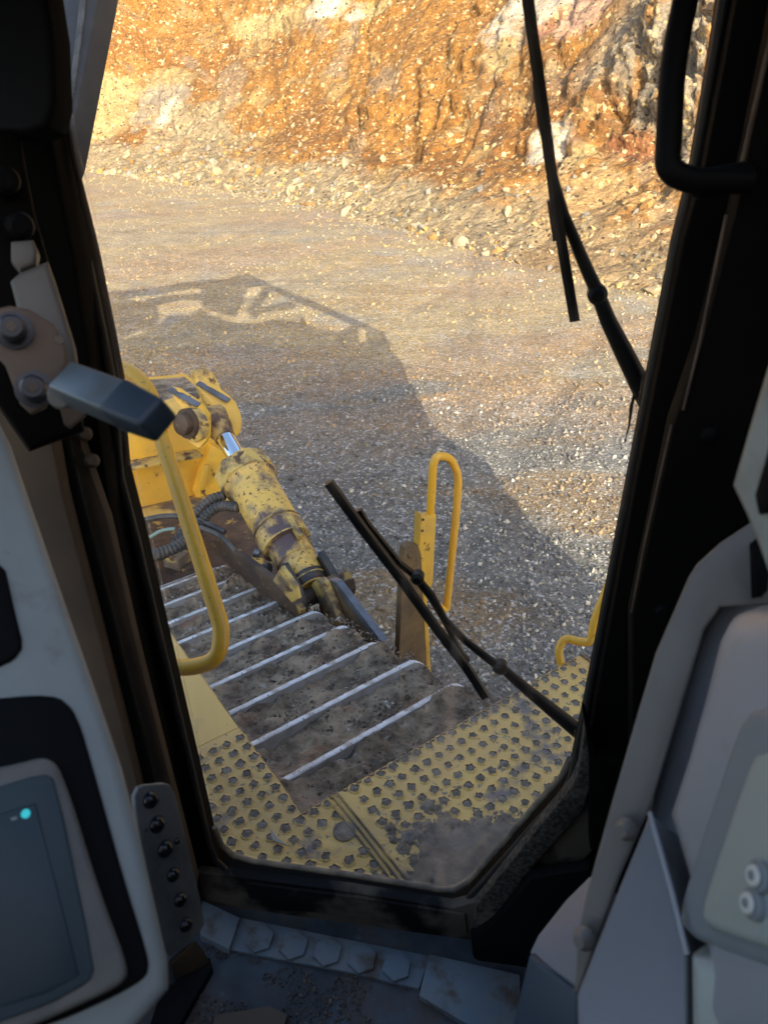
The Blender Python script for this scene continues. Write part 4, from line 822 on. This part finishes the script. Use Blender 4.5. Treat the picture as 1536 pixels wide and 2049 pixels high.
slab('switch_panel', rr([(1486, 1548), (1510, 1500), (1700, 1470), (1700, 1950), (1420, 1862), (1398, 1840), (1404, 1790)], 1), CF, .02, m_panelg, cf, .008, 4, off=-.011)
for x, y in ((1526, 1755), (1514, 1810)):
    bm = bmesh.new(); a = CF.at(x, y, -.011); d_ = -CF.n; lathe(bm, a, a+d_*.006, [(0, .0085), (.6, .0080), (.7, .0058), (.75, .005), (1, .0045)], 22); b_o = finish('button', bm, m_recess, cf, 40)
    bm = bmesh.new(); a2 = a + d_*.0058; lathe(bm, a2, a2+d_*.0012, [(0, .0056), (1, .0050)], 20); finish('button_cap', bm, m_white, b_o)
    bm = bmesh.new(); lathe(bm, a2+d_*.0013, a2+d_*.0018, [(0, .0026), (1, .0024)], 16); finish('button_mark', bm, m_recess, b_o)
CLp = Plane((1300, 1650, .53), (1155, 1990, .50), (1370, 1950, .47))
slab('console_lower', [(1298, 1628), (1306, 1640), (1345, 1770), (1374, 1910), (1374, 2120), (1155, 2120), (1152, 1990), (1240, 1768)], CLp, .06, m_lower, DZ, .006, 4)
bpy.context.view_layer.update()
bm = bmesh.new(); tube(bm, [PD(x, y, d) for x, y, d in ((1299, 1626, .515), (1320, 1700, .495), (1345, 1790, .475), (1374, 1910, .455))], .0018, 10); finish('console_edge', bm, m_panelr, DZ, 60)
slab('console_base', [(1374, 1918), (1420, 1925), (1700, 2010), (1700, 2120), (1376, 2120)], Plane((1374, 1918, .45), (1536, 1960, .42), (1400, 2060, .44)), .05, m_panelg, DZ, .010, 4)
# small box low down by the console
BX = Plane((1060, 1920, .74), (1170, 1760, .76), (1150, 1990, .68))
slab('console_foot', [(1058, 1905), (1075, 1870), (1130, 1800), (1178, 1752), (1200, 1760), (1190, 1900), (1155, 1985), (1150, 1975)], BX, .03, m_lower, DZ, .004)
slab('console_foot', [(1056, 1912), (1150, 1978), (1156, 1995), (1156, 2120), (1010, 2120), (1030, 2020)], Plane((1056, 1912, .735), (1150, 1985, .69), (1020, 2080, .74)), .04, m_grip, DZ, .004)  # front face of the same box, shade put into its darker colour
# display housing at upper right
UH = Plane((1450, 970, .46), (1536, 700, .42), (1560, 1200, .42))
uh = slab('display_housing', [(1548, 640), (1530, 700), (1500, 800), (1451, 972), (1480, 1035), (1505, 1100), (1540, 1200), (1700, 1230), (1700, 620)], UH, .05, m_panel, DZ, .010, 4, label='grey plastic display housing at the right edge above the console')
slab('display_vent', [(1560, 800), (1524, 930), (1506, 990), (1514, 1030), (1530, 1026), (1600, 900)], UH, .01, m_blk, uh, .002, off=-.004)
slab('housing_stem', [(1496, 1090), (1512, 1100), (1520, 1195), (1500, 1200)], Plane((1500, 1100, .56), (1520, 1150, .56), (1500, 1190, .57)), .03, m_blk, DZ, .002)

# ---- wipers
def wiper(bl_px, arm_px, jt, D_, extra, lab):
    root = None
    d_ = (W(*bl_px[-1], D_)-W(*bl_px[0], D_)); 
    bm = bmesh.new()
    pts = [W(x, y, D_) for x, y in bl_px]
    for a, b in zip(pts[:-1], pts[1:]): bar(bm, a, b, .0075, .014, up=WN)
    rub = bm; o = finish('wiper', bm, m_wip, DZ, 40, label=lab)
    bm = bmesh.new()
    for a, b in zip(pts[:-1], pts[1:]):
        s = (b-a).cross(WN).normalized(); bar(bm, a+s*.0058*extra, b+s*.0058*extra, .006, .010, up=WN)
    finish('rubber_lip', bm, m_rubber, o)
    bm = bmesh.new(); ap = [(W(x, y, D_+.018), r) for x, y, r in arm_px]
    tube(bm, [p for p, r in ap], .01, 10, rf=lambda i: ap[i][1]); finish('wiper_arm', bm, m_wip, o, 40)
    for x, y, r in jt:
        bm = bmesh.new(); c = W(x, y, D_+.018); lathe(bm, c-WN*.012, c+WN*.012, [(0, r*.6), (.2, r), (.8, r), (1, r*.6)], 16); finish('arm_joint', bm, m_wip, o)
    return o
w1 = wiper([(655, 966), (722, 1058), (800, 1160), (872, 1260), (930, 1335), (968, 1394)], [(826, 1148, .007), (862, 1192, .008), (888, 1238, .0065), (930, 1282, .0065), (985, 1325, .0075), (1010, 1342, .0085), (1060, 1385, .0105), (1150, 1458, .014), (1230, 1520, .016)], [(1000, 1334, .0125), (835, 1155, .011)], .965, 1, 'lower wiper lying diagonally across the glass below the rusty post')
bm = bmesh.new(); pp = [W(x, y, .985) for x, y in ((718, 1020), (735, 1048), (800, 1128), (840, 1160), (880, 1225), (925, 1310), (936, 1322))]
for a, b in zip(pp[:-1], pp[1:]): bar(bm, a, b, .008, .009, up=WN)
finish('wiper_bridge', bm, m_wip, w1)
w2 = wiper([(1053, -60), (1068, 60), (1092, 230), (1118, 430), (1136, 540), (1153, 640)], [(1098, 330, .006), (1128, 430, .0065), (1165, 520, .008), (1192, 580, .009), (1215, 640, .0105), (1250, 710, .0125), (1300, 810, .015), (1380, 960, .016)], [(1194, 588, .0125)], .965, -1, 'upper wiper hanging down the glass near the right pillar')
bm = bmesh.new()
for (a, b) in (((1058, 20), (1064, 100)), ((1070, 160), (1082, 250)), ((1082, 250), (1100, 310)), ((1100, 400), (1112, 480))): bar(bm, W(*a, .98), W(*b, .98), .008, .014, up=WN)
finish('wiper_bridge', bm, m_wip, w2)
bm = bmesh.new(); tube(bm, [W(x, y, .95) for x, y in ((1268, 790), (1262, 815), (1258, 850), (1249, 886))], .0012, 6, rf=lambda i: (.002, .0025, .0014, .0009)[i])
tag(finish('twig', bm, m_cord), 'thin dark twig hanging against the glass beside the right pillar', 'twig')

# ---- cab shell out of sight: roof, walls with window openings, and added plates shaped to throw the shadow on the floor
bm = bmesh.new()
for q in (((-1.4, .45), (-1.4, .9), (-.86, 1.12), (.86, .88), (.92, .45)), ((-1.4, -1.05), (-1.4, -.85), (.98, -.85), (1.0, -1.05)), ((-1.4, -.85), (-1.4, .45), (-1.0, .45), (-1.0, -.85)), ((.6, -.85), (.6, .45), (.92, .45), (.98, -.85))):  # middle left open, an added hatch that lets sky light in
    prism(bm, [Vector((x, y, 3.93)) for x, y in q], Z*.05)
finish('cab_roof', bm, m_black, DZ)
def wall(name, a, b, z0, z1, openings, th=.05):
    a, b = Vector((*a, 0)), Vector((*b, 0)); d = (b-a); L_ = d.length; d.normalize(); s = d.cross(Z); bm = bmesh.new()
    u0 = 0
    for (ua, ub, za, zb) in openings:
        for (p, q, r0, r1) in ((u0, ua, z0, z1), (ua, ub, z0, za), (ua, ub, zb, z1)):
            if q > p and r1 > r0: obox(bm, a + d*(p+q)/2 + Z*(r0+r1)/2, [d, s, Z], (q-p, th, r1-r0))
        u0 = ub
    if L_ > u0: obox(bm, a + d*(u0+L_)/2 + Z*(z0+z1)/2, [d, s, Z], (L_-u0, th, z1-z0))
    return finish(name, bm, m_black, DZ)
wall('cab_wall', (-1.38, -1.0), (-1.38, .85), 2.0, 4.35, [(.08, 1.78, 2.75, 3.87)])
wall('cab_wall', (-1.38, .85), (-.78, 1.03), 2.0, 4.35, [(.05, .58, 2.6, 3.87)])
wall('cab_wall', (.93, .80), (.96, -1.0), 2.0, 4.35, [(.5, 1.5, 3.2, 3.85)])
wall('cab_wall', (.96, -1.0), (-1.38, -1.0), 2.0, 4.35, [(.3, 2.0, 3.4, 3.85)])
# added unseen plates in the rear cross plane, outlined to cast the floor shadow
BFP = -1.55
sdn = SD/abs(SD.z)
def cast(x, y):                                     # point of the rear plane whose shadow falls there
    g = HZ(x, y, 0); t = (g.dot(F)-BFP)/SD.dot(F); return g - SD*t
Zm = lambda x, y: (200+x/2.194, 480+y/2.194)
def plate(px, name, th=.10):
    bm = bmesh.new(); prism(bm, [cast(*p) for p in px], -F*th); return finish(name, bm, m_yel_muddy, DZ)
low = [Zm(*p) for p in ((-400, 330), (60, 330), (95, 440), (270, 372), (300, 385), (440, 300), (480, 330), (600, 365), (680, 368), (750, 352), (820, 352), (930, 382), (1050, 408), (1115, 372), (1115, 448), (1170, 448), (1170, 372), (1232, 400), (1262, 480), (1300, 520), (1330, 600), (1380, 700), (1408, 770), (1440, 810))] + [(895, 880), (960, 915), (1010, 990), (1045, 1040), (1110, 1095), (1152, 1132), (1190, 1170)]
pts = [cast(*p) for p in low]; rmax = max(p.dot(R) for p in pts)
pts = pts + [M(BFP, rmax, .3), M(BFP, -3.2, .3), M(BFP, -3.2, 3.4)]
bm = bmesh.new(); prism(bm, pts, -F*.12); finish('shadow_body', bm, m_yel_muddy, DZ)
plate([Zm(*p) for p in ((440, 190), (470, 180), (560, 172), (608, 150), (650, 152), (1236, 398), (1232, 425), (1160, 392), (1060, 358), (960, 312), (840, 266), (720, 204), (640, 206), (602, 300), (590, 335), (450, 300))], 'shadow_frame')
plate([Zm(*p) for p in ((640, 318), (716, 206), (740, 212), (668, 335))], 'shadow_brace')
plate([Zm(*p) for p in ((652, 330), (700, 298), (830, 268), (862, 282), (840, 296), (705, 316), (668, 342))], 'shadow_brace')
plate([Zm(*p) for p in ((-300, 250), (60, 225), (300, 200), (470, 172), (470, 205), (300, 225), (60, 260), (-300, 300))], 'shadow_rail')
plate([Zm(*p) for p in ((200, 262), (300, 245), (470, 230), (470, 255), (330, 262), (250, 280), (240, 380), (190, 400))], 'shadow_rail')
plate([Zm(*p) for p in ((-300, 270), (60, 255), (200, 270), (250, 300), (250, 360), (100, 420), (-300, 400))], 'shadow_plate')
